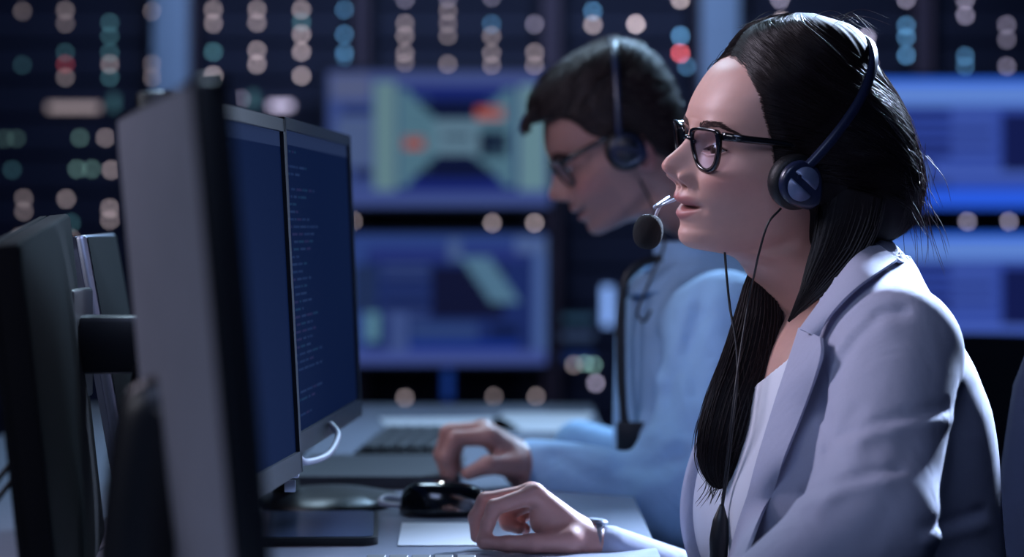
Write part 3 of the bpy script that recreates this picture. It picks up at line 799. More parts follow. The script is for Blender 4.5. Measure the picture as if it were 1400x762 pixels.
def person_mesh(name, chunks):
    V = []; Fc = []; C = []
    for v, f, c in chunks:
        o = len(V); V += np.asarray(v).tolist(); Fc += [tuple(o+k for k in q) for q in (f.tolist() if isinstance(f, np.ndarray) else f)]
        C.append(np.broadcast_to(c, (len(v), 3)))
    me = from_np(name, V, Fc); color_attr(me, np.concatenate(C)); return me
skin_hand = lin(206, 150, 138)
hl = Vh-np.array(P(806, 747, 2.622)); hl[:, 1] *= -1; ca_, sa_ = math.cos(.45), math.sin(.45)
hl = np.stack([hl[:, 0]*ca_-hl[:, 2]*sa_, hl[:, 1], hl[:, 0]*sa_+hl[:, 2]*ca_], 1)+WR_N+np.array([-.035, 0, -.016]); Fl = Fh[:, ::-1]
woman = link('person', person_mesh('person', [(vW, fW, cW), (Vb, Fb, lin(214, 166, 152)), (Vh, Fh, skin_hand), (hl, Fl, skin_hand)]), M_SKIN)
tag(woman, 'woman in a lavender-grey blazer and black glasses looking at the monitors', 'person')

jk = sdf_obj('jacket', jacket_sdf, lo, hi, 0.0048, M_JACKET, woman)
def shirt_sdf(p):
    d = torso_sdf(p, -0.008); a, l, z = torso_local(p)
    nl = zpy(532)+7.0*l*l-0.05*np.clip(-a, 0, 1)
    return np.maximum(d, z-nl)
shirt = sdf_obj('shirt', shirt_sdf, np.array([0.12, 2.32, 0.72]), np.array([0.40, 2.66, 0.99]), 0.0036, M_SHIRTW, woman)

def bvh_of(o):
    me = o.data; return BVHTree.FromPolygons([v.co.copy() for v in me.vertices], [tuple(p.vertices) for p in me.polygons])
BV_J = bvh_of(jk); BV_W = bvh_of(woman)
CAMP = Vector((0, 0, CAM_Z))
def hit(bv, px, py, off=0.0, default=2.45):
    d = (P(px, py, 1.0)-CAMP).normalized(); h = bv.ray_cast(CAMP, d)
    if h[0] is None: return P(px, py, default)
    n = h[1] if h[1].dot(d) < 0 else -h[1]
    return h[0]+n*off
def sheet(name, A, B, m, parent, nu=24, nv=8, thick=0.003, bow=0.0, out=(0, -1, 0)):
    """a thick cloth strip between two 3-D edge curves"""
    a = catmull(A, nu); b = catmull(B, nu); V = []; Fc = []
    o3 = np.array(out, float); 
    for i in range(nu):
        for j in range(nv):
            t = j/(nv-1); V.append(a[i]*(1-t)+b[i]*t+o3*bow*4*t*(1-t))
    V = np.array(V)
    # normals from grid
    g = V.reshape(nu, nv, 3); du = np.gradient(g, axis=0); dv = np.gradient(g, axis=1); nn = np.cross(du, dv); nn /= np.linalg.norm(nn, axis=2)[..., None]+1e-12
    if (nn @ o3).mean() < 0: nn = -nn
    top = (g+nn*thick).reshape(-1, 3); N = nu*nv; allv = np.concatenate([V, top])
    for i in range(nu-1):
        for j in range(nv-1):
            q = i*nv+j; Fc.append((q, q+1, q+nv+1, q+nv)); Fc.append((N+q, N+q+nv, N+q+nv+1, N+q+1))
    rim = [i*nv for i in range(nu)]+[(nu-1)*nv+j for j in range(1, nv)]+[i*nv+nv-1 for i in range(nu-2, -1, -1)]+[j for j in range(nv-2, 0, -1)]
    for k in range(len(rim)):
        x, y = rim[k], rim[(k+1) % len(rim)]; Fc.append((x, y, N+y, N+x))
    me = from_np(name, allv, Fc); bm = bmesh.new(); bm.from_mesh(me); bmesh.ops.recalc_face_normals(bm, faces=bm.faces); bm.to_mesh(me); bm.free()
    o = link(name, me, m, parent)
    try: me.set_sharp_from_angle(angle=math.radians(60))
    except Exception: pass
    return o

# ---- collar and lapels, laid on the jacket surface
def edge(bv, pts, off): return [hit(bv, x, y, off) for x, y in pts]
lap_in = [(1096, 450), (1080, 500), (1060, 560), (1040, 625), (1018, 700), (996, 775)]
lap_out = [(1127, 462), (1126, 492), (1102, 560), (1076, 625), (1046, 700), (1018, 775)]
def lift(pts3, d): return [p+Vector((-0.2*d, -0.97*d, 0)) for p in pts3]
BV_S = bvh_of(shirt)
def at_depth(xy, D): return P(xy[0], xy[1], D)
A = [at_depth(q, hit(BV_S, q[0], q[1], 0, 2.44).y-.010) for q in lap_in]; A[0] = at_depth(lap_in[0], 2.425); A[1] = at_depth(lap_in[1], min(A[1].y, 2.42))
B = [at_depth((x, y), min([2.41]+[hit(BV_J, x+o, y, 0, 2.45).y for o in (-14, -6, 0, 8, 14)])) for x, y in lap_out]
sheet('lapel', lift(A, .004), lift(B, .010), M_JACKET, jk, 40, 8, .0032, .003)
col_in = [(1196, 336), (1172, 352), (1146, 384), (1120, 420), (1096, 452)]
col_out = [(1222, 366), (1196, 388), (1168, 412), (1142, 440), (1127, 463)]
B = edge(BV_J, col_out, 0.006)
A = [Vector((P(x, y, b.y+dd).x, b.y+dd, P(x, y, b.y+dd).z)) for (x, y), b, dd in zip(col_in, B, (.055, .045, .035, .022, .012))]
sheet('collar', lift(A, .002), lift(B, .004), M_JACKET, jk, 30, 8, .0032, .005)
# back of the collar, standing round the nape, and the far lapel
ccen = A[0]; far = Vector((ccen.x-0.075, ccen.y+0.13, ccen.z+0.002))
mid = (ccen+far)/2+Vector((0.055, 0.02, 0.006))
lowc = B[0]; lowf = Vector((far.x+0.0, far.y+.03, far.z-.035)); lowm = (lowc+lowf)/2+Vector((0.075, 0.03, -0.004))
sheet('collar', [ccen, mid, far], [lowc, lowm, lowf], M_JACKET, jk, 24, 6, .0032, .0, out=(1, -.2, .2))
fi = [P(1012, 640, 2.50), P(1004, 690, 2.49), P(992, 770, 2.48)]
fo = [P(968, 655, 2.535), P(950, 700, 2.53), P(934, 770, 2.52)]
# ---- woman's eyes, brows, lashes
M_EYE = mat('eye_white', srgb(214, 208, 210), 0.25, var=0.03); M_IRIS = mat('iris_brown', srgb(62, 44, 34), 0.2); M_BROW = mat('brow_hair', srgb(70, 46, 44), 0.8)
def make_eyes(hf, parent):
    for s in (-1, 1):
        c = hf(67.5, s*EYE[0], EYE[1]-0.3); r = 12.2*hf.k
        M = frame(c, hf.l, hf.up, hf.f)
        o = lathe('eye', [(0.0, -r)]+[(r*math.sin(a), -r*math.cos(a)) for a in np.linspace(.2, math.pi-.05, 18)]+[(0.0, r)], M_EYE, parent, M, 20)
        lathe('iris', [(0.0, r*1.02), (r*.25, r*1.01), (r*.47, r*.9), (r*.48, r*.86)], M_IRIS, o, M, 18)
def surf_path(bv, hf, pts, off):
    out = []
    for s, w in pts:
        o = hf(140, s*1.25, w); d = (hf(0, s*0.8, w)-o).normalized(); h = bv.ray_cast(o, d)
        out.append((h[0] if h[0] is not None else hf(80, s, w))-d*off)
    return out
def make_brows(hf, bv, parent, thick=1.0):
    for s in (-1, 1):
        out = []
        for k in range(260):
            t = RNG.random(); sc_ = 12+39*t; wc = np.interp(t, [0, .25, .6, 1], [59.5, 63.5, 66, 58.5]); wd = np.interp(t, [0, .15, .6, 1], [2.6, 3.4, 2.4, .6])*thick
            w = wc+RNG.uniform(-1, 1)*wd; dw = np.interp(t, [0, .3, .7, 1], [4.5, 2.2, -.8, -2.5]); ds = np.interp(t, [0, .3, 1], [2.0, 5.0, 5.0])
            out.append(catmull(surf_path(bv, hf, [(s*sc_, w), (s*(sc_+ds*.5), w+dw*.6), (s*(sc_+ds), w+dw*.8)], .0004), 5))
        strands_obj('eyebrow', out, .00026*thick, M_BROW, parent)
def make_lashes(hf, bv, parent):
    for s in (-1, 1):
        pts = surf_path(bv, hf, [(s*(EYE[0]+13.2*x), EYE[1]+1.2*x+4.4*max(0, 1-x*x)**.8) for x in (-.95, -.5, 0, .5, 1.0)], 0.0006)
        tube('eyelashes', pts, 0.0009, M_BROW, parent, 24, 6)
make_eyes(HW, woman); make_brows(HW, BV_W, woman); make_lashes(HW, BV_W, woman)

# ---- her hair: shell, strands, the long lock on her chest and fly-aways
def tab(*rows): return tuple(zip(*sorted(rows)))
def uh_px(py, px, s):
    u, w = head_inv(HW, px, py, s); return (w, u+4)
hrows = dict(
 uf=tab((172, -16), (169, -2), (164, 16), (157, 30), (148, 40), (136, 47), (125, 54), (100, 76), (60, 82), (0, 80), (-60, 40), (-75, 10)),
 ub=tab((172, -34), (hw(22), hu(1118)), (hw(30), hu(1148)), (hw(52), hu(1172)), (hw(85), hu(1187)), (hw(120), hu(1214)), (hw(160), hu(1240)), (hw(210), hu(1260)), (hw(250), hu(1269)), (hw(288), hu(1264)), (hw(315), hu(1245)), (hw(332), hu(1215)), (hw(350), hu(1185)), (-75, -90)),
 sm=tab((172, 4), (169, 22), (164, 36), (155, 50), (140, 64), (120, 74), (100, 79), (70, 82), (30, 82), (0, 80), (-25, 74), (-45, 66), (-60, 58), (-75, 48)),
 us=tab((172, -20), (140, -18), (100, -14), (40, -24), (0, -38), (-75, -50)),
 nf=tab((172, 2.0), (-75, 2.1)), nb=tab((172, 2.0), (100, 2.0), (40, 1.75), (-75, 1.8)))
hline = tab((175, 90), (150, 80), (141, 60), uh_px(73, 1004, 20), uh_px(92, 1021, 48), uh_px(113, 1030, 60), uh_px(142, 1037, 66), uh_px(175, 1049, 68), uh_px(203, 1058, 70), uh_px(250, 1066, 72), uh_px(272, 1096, 70), uh_px(290, 1134, 66), uh_px(321, 1134, 60), uh_px(350, 1134, 56), (-75, -50))
WH = np.concatenate([np.linspace(-75, 150, 120)[:-1], 150+22*np.sin(np.linspace(0, np.pi/2, 22))])
Uh, Sh, Wh, kh = hair_shell(HW, None, hrows, hline, WH, 240)
cl = (0.9*np.sin(np.linspace(0, 2*np.pi, 240, endpoint=False)*17+WH[:, None]*.06)+0.6*np.sin(np.linspace(0, 2*np.pi, 240, endpoint=False)*41+WH[:, None]*.11))
rr = 1+kh*cl*0.006; usg = -25
Uh2 = usg+(Uh-usg)*rr; Sh2 = Sh*rr
hair = link('hair', from_np('hair', HW.arr(np.stack([Uh2, Sh2, Wh], -1)).reshape(-1, 3), grid_faces(len(WH), 240)), M_HAIRS, woman)
hs = Surf(HW, Uh2, Sh2, Wh)
# columns: 0 = front, 60..: near side (s>0), 120 = back
paths = []
wrow = lambda w: np.interp(w, WH, np.arange(len(WH)))
cc = hs.p[int(wrow(40)), :, :].mean(0)
for k in range(3600):
    near = RNG.random() < 0.8
    w0 = RNG.uniform(20, 168) if RNG.random() < .75 else RNG.uniform(140, 171.5)
    r0 = wrow(np.array([w0]))[0]
    row = kh[int(r0)]; half = row[:121] if near else row[::-1][:121]
    st = np.argmax(half > .35)
    c0 = st+RNG.uniform(-3, 4)+(RNG.random() < .45)*RNG.uniform(0, 55)
    if c0 > 104: continue
    w1 = RNG.uniform(-28, 40) if w0 < 150 else RNG.uniform(-10, 70)
    w1 = min(w1, w0-4); c1 = RNG.uniform(104, 119)
    n = 22; t = np.linspace(0, 1, n)
    ww = w0+(w1-w0)*(0.18*t+0.82*t**1.9); ca = c0+(c1-c0)*t**0.95
    ca = ca+RNG.normal(0, .5)*np.sin(t*5+RNG.uniform(0, 6))
    p = hs.at(wrow(ww), ca if near else 240-ca)
    dirn = p-cc; dirn /= np.linalg.norm(dirn, axis=1)[:, None]
    lift_ = RNG.uniform(.0, .0016)+(RNG.random() < .05)*RNG.uniform(.001, .006)*np.sin(t*np.pi)[:, None]
    paths.append(p+dirn*lift_)
# back mass falling to the nape
for k in range(900):
    c0 = RNG.uniform(96, 136); w0 = RNG.uniform(60, 125); w1 = RNG.uniform(-48, 0); n = 16; t = np.linspace(0, 1, n)
    p = hs.at(wrow(w0+(w1-w0)*t), c0+(RNG.uniform(-4, 4))*t); d = p-cc; d /= np.linalg.norm(d, axis=1)[:, None]
    paths.append(p+d*(RNG.uniform(0, .0015)+(RNG.random() < .12)*RNG.uniform(0, .003)*t[:, None]**2))
# wisps
for k in range(46):
    a = P(RNG.uniform(1235, 1268), RNG.uniform(170, 290), 2.5+RNG.uniform(-.03, .03)); e = a+Vector((RNG.uniform(.002, .026), RNG.uniform(-.02, .02), -RNG.uniform(.03, .085)))
    m_ = (a+e)/2+Vector((RNG.uniform(-.004, .006), 0, RNG.uniform(-.002, .004))); paths.append(catmull([a, m_, e], 10))
for k in range(30):
    a = P(RNG.uniform(1000, 1160), RNG.uniform(26, 40), 2.5+RNG.uniform(-.04, .03)); e = a+Vector((RNG.uniform(.03, .06), RNG.uniform(-.02, .02), RNG.uniform(-.02, .004)))
    m_ = (a+e)/2+Vector((0, 0, RNG.uniform(.006, .016))); paths.append(catmull([a, m_, e], 12))
strands_obj('hair_strands', paths, 0.00030, M_HAIR, hair)
def make_lock(LK, nstr, flat, parent, fray=None, spread=.04):
    n = 60; ctr = catmull([P(x, y, D) for (x, y), r, D in LK], n); rad = np.interp(np.linspace(0, 1, n), np.linspace(0, 1, len(LK)), [r*2.47/F_PX for _, r, _ in LK])
    V, Fc = tube_arrays(ctr, rad, 40, True, flat=flat, upv=(0.1, -1, 0.05))
    V = np.array(V).reshape(n, 40, 3); ang = np.linspace(0, 2*np.pi, 40, endpoint=False)
    V = ctr[:, None, :]+(V-ctr[:, None, :])*(1+.03*np.sin(ang*9)[None, :, None]+.02*np.sin(ang*17+1)[None, :, None])
    lock = link('hair_lock', from_np('hair_lock', V.reshape(-1, 3), Fc), M_HAIRS, parent); lp = []
    for k in range(nstr):
        a = RNG.uniform(0, 2*np.pi); t0 = RNG.uniform(0, .25) if RNG.random() < .7 else RNG.uniform(.2, .6); t1 = RNG.uniform(.7, 1.0)
        tt = np.linspace(t0, t1, 18); f = tt*(n-1); i = np.clip(f.astype(int), 0, n-2); b = (f-i)[:, None]
        aa = (a+RNG.uniform(-.25, .25)*np.linspace(0, 1, 18)) % (2*np.pi); j = (aa/(2*np.pi)*40).astype(int) % 40
        p = V[i, j]*(1-b)+V[i+1, j]*b; c = ctr[i]*(1-b)+ctr[i+1]*b
        lp.append(c+(p-c)*(1.0+RNG.uniform(0, spread)+(RNG.random() < .1)*.25*np.linspace(0, 1, 18)[:, None]**2))
    for k in range(30 if fray else 0):
        a = P(RNG.uniform(*fray[0]), RNG.uniform(*fray[1]), fray[2]); e = a+Vector((RNG.uniform(-.014, .004), 0, -RNG.uniform(.012, .03))); lp.append(catmull([a, (a+e)/2+Vector((.003, 0, 0)), e], 8))
    strands_obj('hair_strands', lp, 0.00036, M_HAIR, lock)
    return lock
# the long lock over the far shoulder, and the short one running from behind the ear to the collar
make_lock([((1052, 352), 16, 2.535), ((1042, 392), 24, 2.515), ((1038, 440), 34, 2.492), ((1024, 500), 38, 2.468), ((1006, 552), 39, 2.448), ((994, 596), 38, 2.438), ((986, 632), 31, 2.434), ((985, 656), 18, 2.434), ((988, 668), 5, 2.434)], 800, (0.72, 1.0), woman, ((966, 990), (640, 660), 2.434))
make_lock([((1168, 262), 40, 2.445), ((1160, 300), 40, 2.440), ((1146, 338), 34, 2.434), ((1124, 374), 22, 2.428), ((1104, 404), 11, 2.424), ((1088, 426), 4.5, 2.424), ((1078, 440), 1.5, 2.424)], 420, (0.30, 1.0), woman, None, .12)
# necklace chain on her neck
M_GOLD = mat('gold_chain', srgb(150, 130, 120), 0.3, metal=0.9)

# ------------------------------------------------------------------ eyeglasses
M_FRAME = mat('black_acetate', srgb(14, 14, 20), 0.18, coat=0.5, spec=0.6)
def glasses(hf, label, m=M_FRAME, mlens=None, ob=0, lens_w=25.0, drop=0.0, temple_end=(-2, 76, 44)):
    r = empty('eyeglasses'); r.location = hf(90, 0, 40); tag(r, label, 'glasses'); inv = Matrix.Translation(-r.location)
    def T(p): return tuple(np.array(p)-np.array(r.location))
    C = [(-25, 9), (-14, 13.5), (0, 15), (14, 16), (25, 15.5), (28, 9), (26, -3), (20, -15), (9, -21), (-5, -21.5), (-17, -16), (-24, -4)]
    def shape(s, grow):
        pts = []
        for k in range(48):
            x = k/48*len(C); i = int(x); t = x-i
            p0, p1, p2, p3 = (np.array(C[(i+d) % len(C)], float) for d in (-1, 0, 1, 2))
            q = 0.5*((2*p1)+(-p0+p2)*t+(2*p0-5*p1+4*p2-p3)*t*t+(-p0+3*p1-3*p2+p3)*t**3)
            q = q*(1+grow/20.0); ss = 29.0+q[0]*.78; ww = 44.0+q[1]*1.02+drop-0.05*(ss-33)
            u = 91.0-0.0034*ss**2+0.12*(ww-41)
            pts.append((u, s*ss, ww))
        return pts
    for s in (1, -1):
        pin = shape(s, -1.0); pout = shape(s, 2.6); n = len(pin); V = []; Fc = []
        for k in range(n):
            for (p, du) in ((pin[k], 1.8), (pout[k], 1.8), (pout[k], -1.8), (pin[k], -1.8)):
                V.append(T(hf(p[0]+du, p[1], p[2])))
        for k in range(n):
            k2 = (k+1) % n
            for j in range(4): j2 = (j+1) % 4; Fc.append((4*k+j, 4*k2+j, 4*k2+j2, 4*k+j2))
        o = link('rim', from_np('rim', V, Fc), m, r)
        lv = [T(hf(p[0]+.3, p[1], p[2])) for p in pin]; c = np.mean([shape(s, -1)[k] for k in range(n)], 0); lv.append(T(hf(c[0]+1.6, c[1], c[2])))
        link('lens', from_np('lens', lv, [(k, (k+1) % n, n) for k in range(n)]), mlens or M_LENS, r)
        tip = [(80, 52, 55.5), (77, 58, 56), (64, 67, 55), (24, 76, 51.5), temple_end]
        tube('temple', [T(hf(a, s*b, c+drop)) for a, b, c in tip], [.0032, .0034, .0030, .0026, .0022], m, r, 40, 8, flat=(1.25, .55), upv=tuple(hf.up))
        lathe('hinge_stud', [(0, 0), (.0012, 0), (.0012, .0006), (0, .0006)], M_SILVER, r, frame(T(hf(71, s*65.0, 55.5+drop)), hf.f, hf.up, hf.l*s), 10)
    tube('bridge', [T(hf(89.5, 11, 46+drop)), T(hf(93, 4, 49.5+drop)), T(hf(93, -4, 49.5+drop)), T(hf(89.5, -11, 46+drop))], .0022, m, r, 20, 8)
    return r
glasses(HW, 'black-framed eyeglasses on the woman in the blazer')

# ------------------------------------------------------------------ headsets
M_CUSH = mat('leatherette_cushion', srgb(14, 15, 20), 0.5, bump=0.2, bscale=500)
M_NAVYP = mat('navy_plastic', srgb(30, 38, 66), 0.32, coat=0.3)
M_BADGE = mat('silver_badge', srgb(120, 134, 168), 0.35, metal=0.3)
M_FOAM = mat('foam_cover', srgb(12, 13, 17), 0.95, bump=0.6, bscale=1500)
def headset(hf, label, cup=(-26, 84, 6), band=None, mic_path=None, foam=None, tilt=0.0, cupr=27, s_out=84, band_m=None, badge=None):
    r = empty('headset'); loc = hf(cup[0], 0, cup[2]); r.location = loc; tag(r, label, 'headset')
    T = lambda p: tuple(np.array(p)-np.array(loc))
    k = hf.k
    for s in (1, -1):
        c = T(hf(cup[0], s*cup[1], cup[2])); ax = hf.l*s; x = (hf.f*math.cos(tilt)-hf.up*math.sin(tilt)); y = ax.cross(x)
        M = frame(c, x, y, ax); R = cupr*k
        e = lathe('ear_cushion', [(0, -.010), (R*.8, -.010), (R*.96, -.006), (R, .000), (R*.96, .006), (R*.82, .009), (0, .009)], M_CUSH, r, M, 36)
        # teardrop outer cap running into the band
        V = []; Fc = []; n = 40
        for lv, (g, z) in enumerate(((1.0, .008), (1.0, .013), (.93, .016), (.80, .017), (0.0, .017))):
            for q in range(n):
                a = 2*math.pi*q/n; ext = 1.0+0.30*max(0, math.cos(a-2.25))**6
                V.append(M @ Vector((R*.80*g*ext*math.cos(a), R*.80*g*ext*math.sin(a), z)))
        for lv in range(4):
            for q in range(n): q2 = (q+1) % n; Fc.append((lv*n+q, lv*n+q2, (lv+1)*n+q2, (lv+1)*n+q))
        cap = link('ear_cap', from_np('ear_cap', V, Fc), M_NAVYP, e)
        # split round badge with a dark diagonal bar between
        for half in (0, 1):
            a0 = math.radians(-38 if half else 142); V = [M @ Vector((R*.03*math.cos(a0+math.pi/2), R*.03*math.sin(a0+math.pi/2), .0186))]; nn = 18
            off = Vector((math.cos(a0+math.pi/2), math.sin(a0+math.pi/2), 0))*R*.13
            pts = [Vector((R*.50*math.cos(a0+math.pi*q/nn), R*.50*math.sin(a0+math.pi*q/nn), 0))+off for q in range(nn+1)]
            V = [M @ (p+Vector((0, 0, .0165))) for p in pts]+[M @ (p+Vector((0, 0, .0188))) for p in pts]; m1_ = nn+1
            Fc = [tuple(range(m1_)), tuple(range(m1_, 2*m1_))]+[(q, (q+1) % m1_, m1_+(q+1) % m1_, m1_+q) for q in range(m1_)]
            link('badge', from_np('badge', V, Fc), badge or M_BADGE, e, smooth=False)
        lathe('badge_stud', [(0, 0), (R*.08, 0), (R*.08, .001), (0, .001)], M_NAVYP, e, M @ Matrix.Translation((R*.2, -R*.26, .0188)), 10)
    pts = [(a, b, c) for a, b, c in band]+[(a, -b, c) for a, b, c in band[-2::-1]]
    path = catmull([T(hf(*p)) for p in pts], 70)
    # flat ribbon band: wide across the local travel plane
    V = []; Fc = []; tan = np.gradient(path, axis=0); cen = path.mean(0); N = len(path)
    cenp = np.array(T(hf(-30, 0, 40)))
    for i in range(N):
        t = tan[i]/np.linalg.norm(tan[i]); o = path[i]-cenp; o -= t*np.dot(o, t); o /= np.linalg.norm(o); w = np.cross(t, o)
        for (a, b) in ((-1, -1), (1, -1), (1, 1), (-1, 1)): V.append(path[i]+w*a*.0046+o*b*.0014)
    for i in range(N-1):
        for j in range(4): j2 = (j+1) % 4; Fc.append((4*i+j, 4*i+j2, 4*i+4+j2, 4*i+4+j))
    Fc += [(0, 3, 2, 1), tuple(4*(N-1)+j for j in range(4))]
    o = link('headband', from_np('headband', V, Fc), band_m or M_NAVYP, r)
    if mic_path is not None:
        tube('boom', [T(p) for p in mic_path], .0017, M_SILVER, r, 40, 8)
        c, ax, ln, rd = foam; z = Vector(ax).normalized(); x = z.orthogonal().normalized(); y = z.cross(x)
        M = frame(T(c), x, y, z)
        lathe('microphone', [(0.0, -ln)]+[(rd*math.sin(a)**.8, -ln*math.cos(a)) for a in np.linspace(.25, math.pi-.25, 16)]+[(0.0, ln)], M_FOAM, r, M, 28)
    return r, T
FACE_FAR = HW(20, -80, -5)
hset, HT = headset(HW, 'black and navy call-centre headset on the woman with its foam microphone', cup=(17, 84, 17),
    band=[(20, 99, 26), (4, 99, 42), (-20, 96, 68), (-48, 84, 100), (-70, 60, 129), (-82, 30, 146), (-86, 0, 152)], tilt=0.0,
    mic_path=[HW(17, -90, 10), HW(50, -82, -14), HW(88, -62, -24), HW(106, -40, -24), P(914, 270, 2.548), P(902, 283, 2.545), P(895, 298, 2.54)],
    foam=(P(886, 317, 2.535), (0.16, 0, 1), .0175, .0150))
def cable(name, pts, rad, m, parent, T): return tube(name, [T(p) for p in pts], rad, m, parent, 60, 6)
cable('cable', [HW(32, 88, -8), P(1050, 306, 2.40), P(1038, 345, 2.405), P(1032, 372, 2.42), P(1024, 410, 2.44), P(1014, 470, 2.43), P(1004, 540, 2.41), P(996, 610, 2.405), P(990, 664, 2.41), P(986, 700, 2.41)], .0012, M_CABLE, hset, HT)
cable('cable', [P(990, 330, 2.47), P(993, 372, 2.46), P(998, 420, 2.455), P(1006, 468, 2.44), P(1008, 520, 2.425), P(1002, 580, 2.41), P(994, 650, 2.408), P(986, 704, 2.41)], .0012, M_CABLE, hset, HT)
tube('volume_control', [HT(P(987, 690, 2.41)), HT(P(985, 712, 2.408)), HT(P(983, 740, 2.406)), HT(P(982, 790, 2.404))], [.002, .0075, .0095, .0080], M_BLACK, hset, 24, 10, flat=(.6, 1.0), upv=(0, -1, 0))

# arms and poles of the two monitors turned away
def arm_for(mon, x0, x1, D, z, label):
    T = lambda x, y, zz: (x-mon.location.x, y-mon.location.y, zz-DZ)
    bm = bmesh.new(); box_bm(bm, T((x0+x1)/2, D, z), (x1-x0, 0.045, 0.052), None, 0.006); bm_obj('arm', bm, M_BLACK, mon, True)
    bm = bmesh.new(); box_bm(bm, T(x0+.006, D, z), (0.012, 0.10, 0.10), None, 0.003); bm_obj('mount_plate', bm, M_BLACK, mon, True)
    lathe('pole', [(.0, 0.001), (.03, 0.001), (.03, .012), (.017, .014), (.017, z-DZ+.035), (.0, z-DZ+.036)], M_BLACK, mon, Matrix.Translation(T(x1-.012, D, DZ)), 20)
arm_for(m4, -0.398, -0.300, 2.31, 0.984, '')
arm_for(m5, -0.412, -0.320, 2.75, 0.920, '')

# ------------------------------------------------------------------ the man
HM = HeadFrame(P(860, 226, 3.45), math.radians(5), pitch=math.radians(33), scale=0.98)
vM, fM, cM, gM = head_mesh(HM, True, (172, 126, 116))
MY = math.radians(14); MF = np.array([-math.cos(MY), -math.sin(MY), 0]); ML = np.array([math.sin(MY), -math.cos(MY), 0])
MC = np.array(P(968, 500, 3.43))
def mz(py): return CAM_Z-(py-HORIZON)*3.43/F_PX
MZ = [mz(v) for v in (1120, 900, 760, 650, 560, 500, 450, 420, 395, 372, 350, 330)]
MA = [.13, .125, .122, .122, .120, .118, .112, .104, .092, .076, .062, .056]
MB = [.17, .165, .170, .180, .190, .192, .186, .170, .140, .098, .068, .060]
MCx = [-.02, -.02, -.01, .0, .0, .0, .004, .004, .004, .006, .012, .02]
def man_torso(p, g=0.0):
    q = p-MC; a, l, z = q @ MF, q @ ML, p[:, 2]
    A = pchip(z, MZ, MA)+g; B = pchip(z, MZ, MB)+g; C = pchip(z, MZ, MCx)
    return np.maximum((np.sqrt(((a-C)/A)**2+(l/B)**2)-1)*np.minimum(A, B)*.9, np.maximum(MZ[0]-z, z-MZ[-1]))
mSN = np.array(P(990, 440, 3.25)); mEN = np.array(P(925, 684, 3.16)); mWN = np.array(P(724, 638, 3.24))
mSF = np.array(P(950, 440, 3.60)); mEF = np.array(P(930, 660, 3.68)); mWF = np.array(P(790, 606, 3.72))
def man_arms(p, g=0.0):
    n = smin(rcone(p, mSN, mEN, .066+g, .052+g), rcone(p, mEN, mWN, .052+g, .034+g), .03)
    f = smin(rcone(p, mSF, mEF, .062+g, .05+g), rcone(p, mEF, mWF, .05+g, .034+g), .03)
    return n, f
MCRE = [([(880,360),(872,450),(880,560)], .007, .011), ([(925,380),(905,440),(900,520)], -.006, .012), ([(960,400),(945,470),(950,540)], .007, .009), ([(870,600),(905,590),(945,610)], -.006, .010), ([(900,470),(915,540),(935,600)], .006, .010), ([(960,430),(930,500),(905,590)], .006, .010), ([(760,625),(800,650),(860,668)], .005, .009), ([(740,612),(790,606),(830,622)], -.004, .009), ([(935,620),(900,640),(850,640)], .006, .010), ([(990,480),(965,560),(950,640)], -.005, .012)]
def man_shirt(p):
    n, f = man_arms(p); d = smin(man_torso(p), n, .045); d = smin(d, f, .02)
    q = pxy(p); near = p[:, 1] < 3.5; add = np.zeros(len(p))
    for pts, A, sg in MCRE: add += A*np.exp(-(polyline_dist(q, pts)/1130.0/sg)**2)
    return d+np.where(near, add, 0)
def man_body(p):
    n, f = man_arms(p, -.013); return smin(smin(man_torso(p, -.012), n, .02), f, .02)
def man_hand(p, sgn=1, off=np.zeros(3)):
    p = p-off; w = H3(716, 638, 3.235); d = rcone(p, H3(760, 646, 3.225), w, .029, .025)
    mcp = [H3(668, 598, 3.195), H3(660, 588, 3.217), H3(662, 588, 3.240), H3(670, 596, 3.262)]
    pip = [H3(622, 600, 3.185), H3(612, 592, 3.212), H3(616, 590, 3.240), H3(630, 598, 3.266)]
    dip = [H3(610, 626, 3.182), H3(603, 622, 3.210), H3(606, 620, 3.240), H3(620, 624, 3.266)]
    tip = [H3(618, 648, 3.186), H3(610, 648, 3.210), H3(614, 646, 3.238), H3(626, 648, 3.262)]
    for m in mcp: d = smin(d, rcone(p, w+(m-mcp[1])*.5, m, .019, .0125), .018)
    for a, b, c, e in zip(mcp, pip, dip, tip):
        d = smin(d, smin(smin(rcone(p, a, b, .0118, .0100), rcone(p, b, c, .0100, .0090), .004), rcone(p, c, e, .0090, .0078), .004), .006)
    th = smin(rcone(p, H3(702, 636, 3.200), H3(668, 636, 3.172), .016, .0115), rcone(p, H3(668, 636, 3.172), H3(640, 648, 3.168), .0115, .0085), .006)
    return smin(d, th, .010)
mlo = np.array([-0.02, 3.02, 0.46]); mhi = np.array([0.52, 3.84, 1.09])
Vb2, Fb2 = surface_nets(man_body, mlo, mhi, .014)
Vh2, Fh2 = surface_nets(man_hand, np.array([-0.11, 3.13, 0.745]), np.array([0.075, 3.31, 0.865]), .003)
def ear_sdf(p):
    q = (p-HM.on) @ HM.A.T/HM.k
    c = np.array([-14, 74, 10.]); e = ell(q, c, (17, 7, 30)); hole = ell(q, c+np.array([3, 6, 2]), (10, 6, 20))
    return np.maximum(e, -hole)*HM.k
ec = np.array(HM(-14, 74, 10)); Ve, Fe = surface_nets(ear_sdf, ec-.042, ec+.042, .0022)
man = link('person', person_mesh('person', [(vM, fM, cM), (Vb2, Fb2, lin(172, 126, 116)), (Vh2, Fh2, lin(178, 130, 120)), (Ve, Fe, lin(186, 124, 116))]), M_SKIN)
tag(man, 'man in a light blue shirt bending over the desk behind the woman', 'person')
mshirt = sdf_obj('shirt', man_shirt, mlo, mhi, .0075, M_SHIRTB, man)
make_eyes(HM, man); BV_M = bvh_of(man); make_brows(HM, BV_M, man, 1.8)
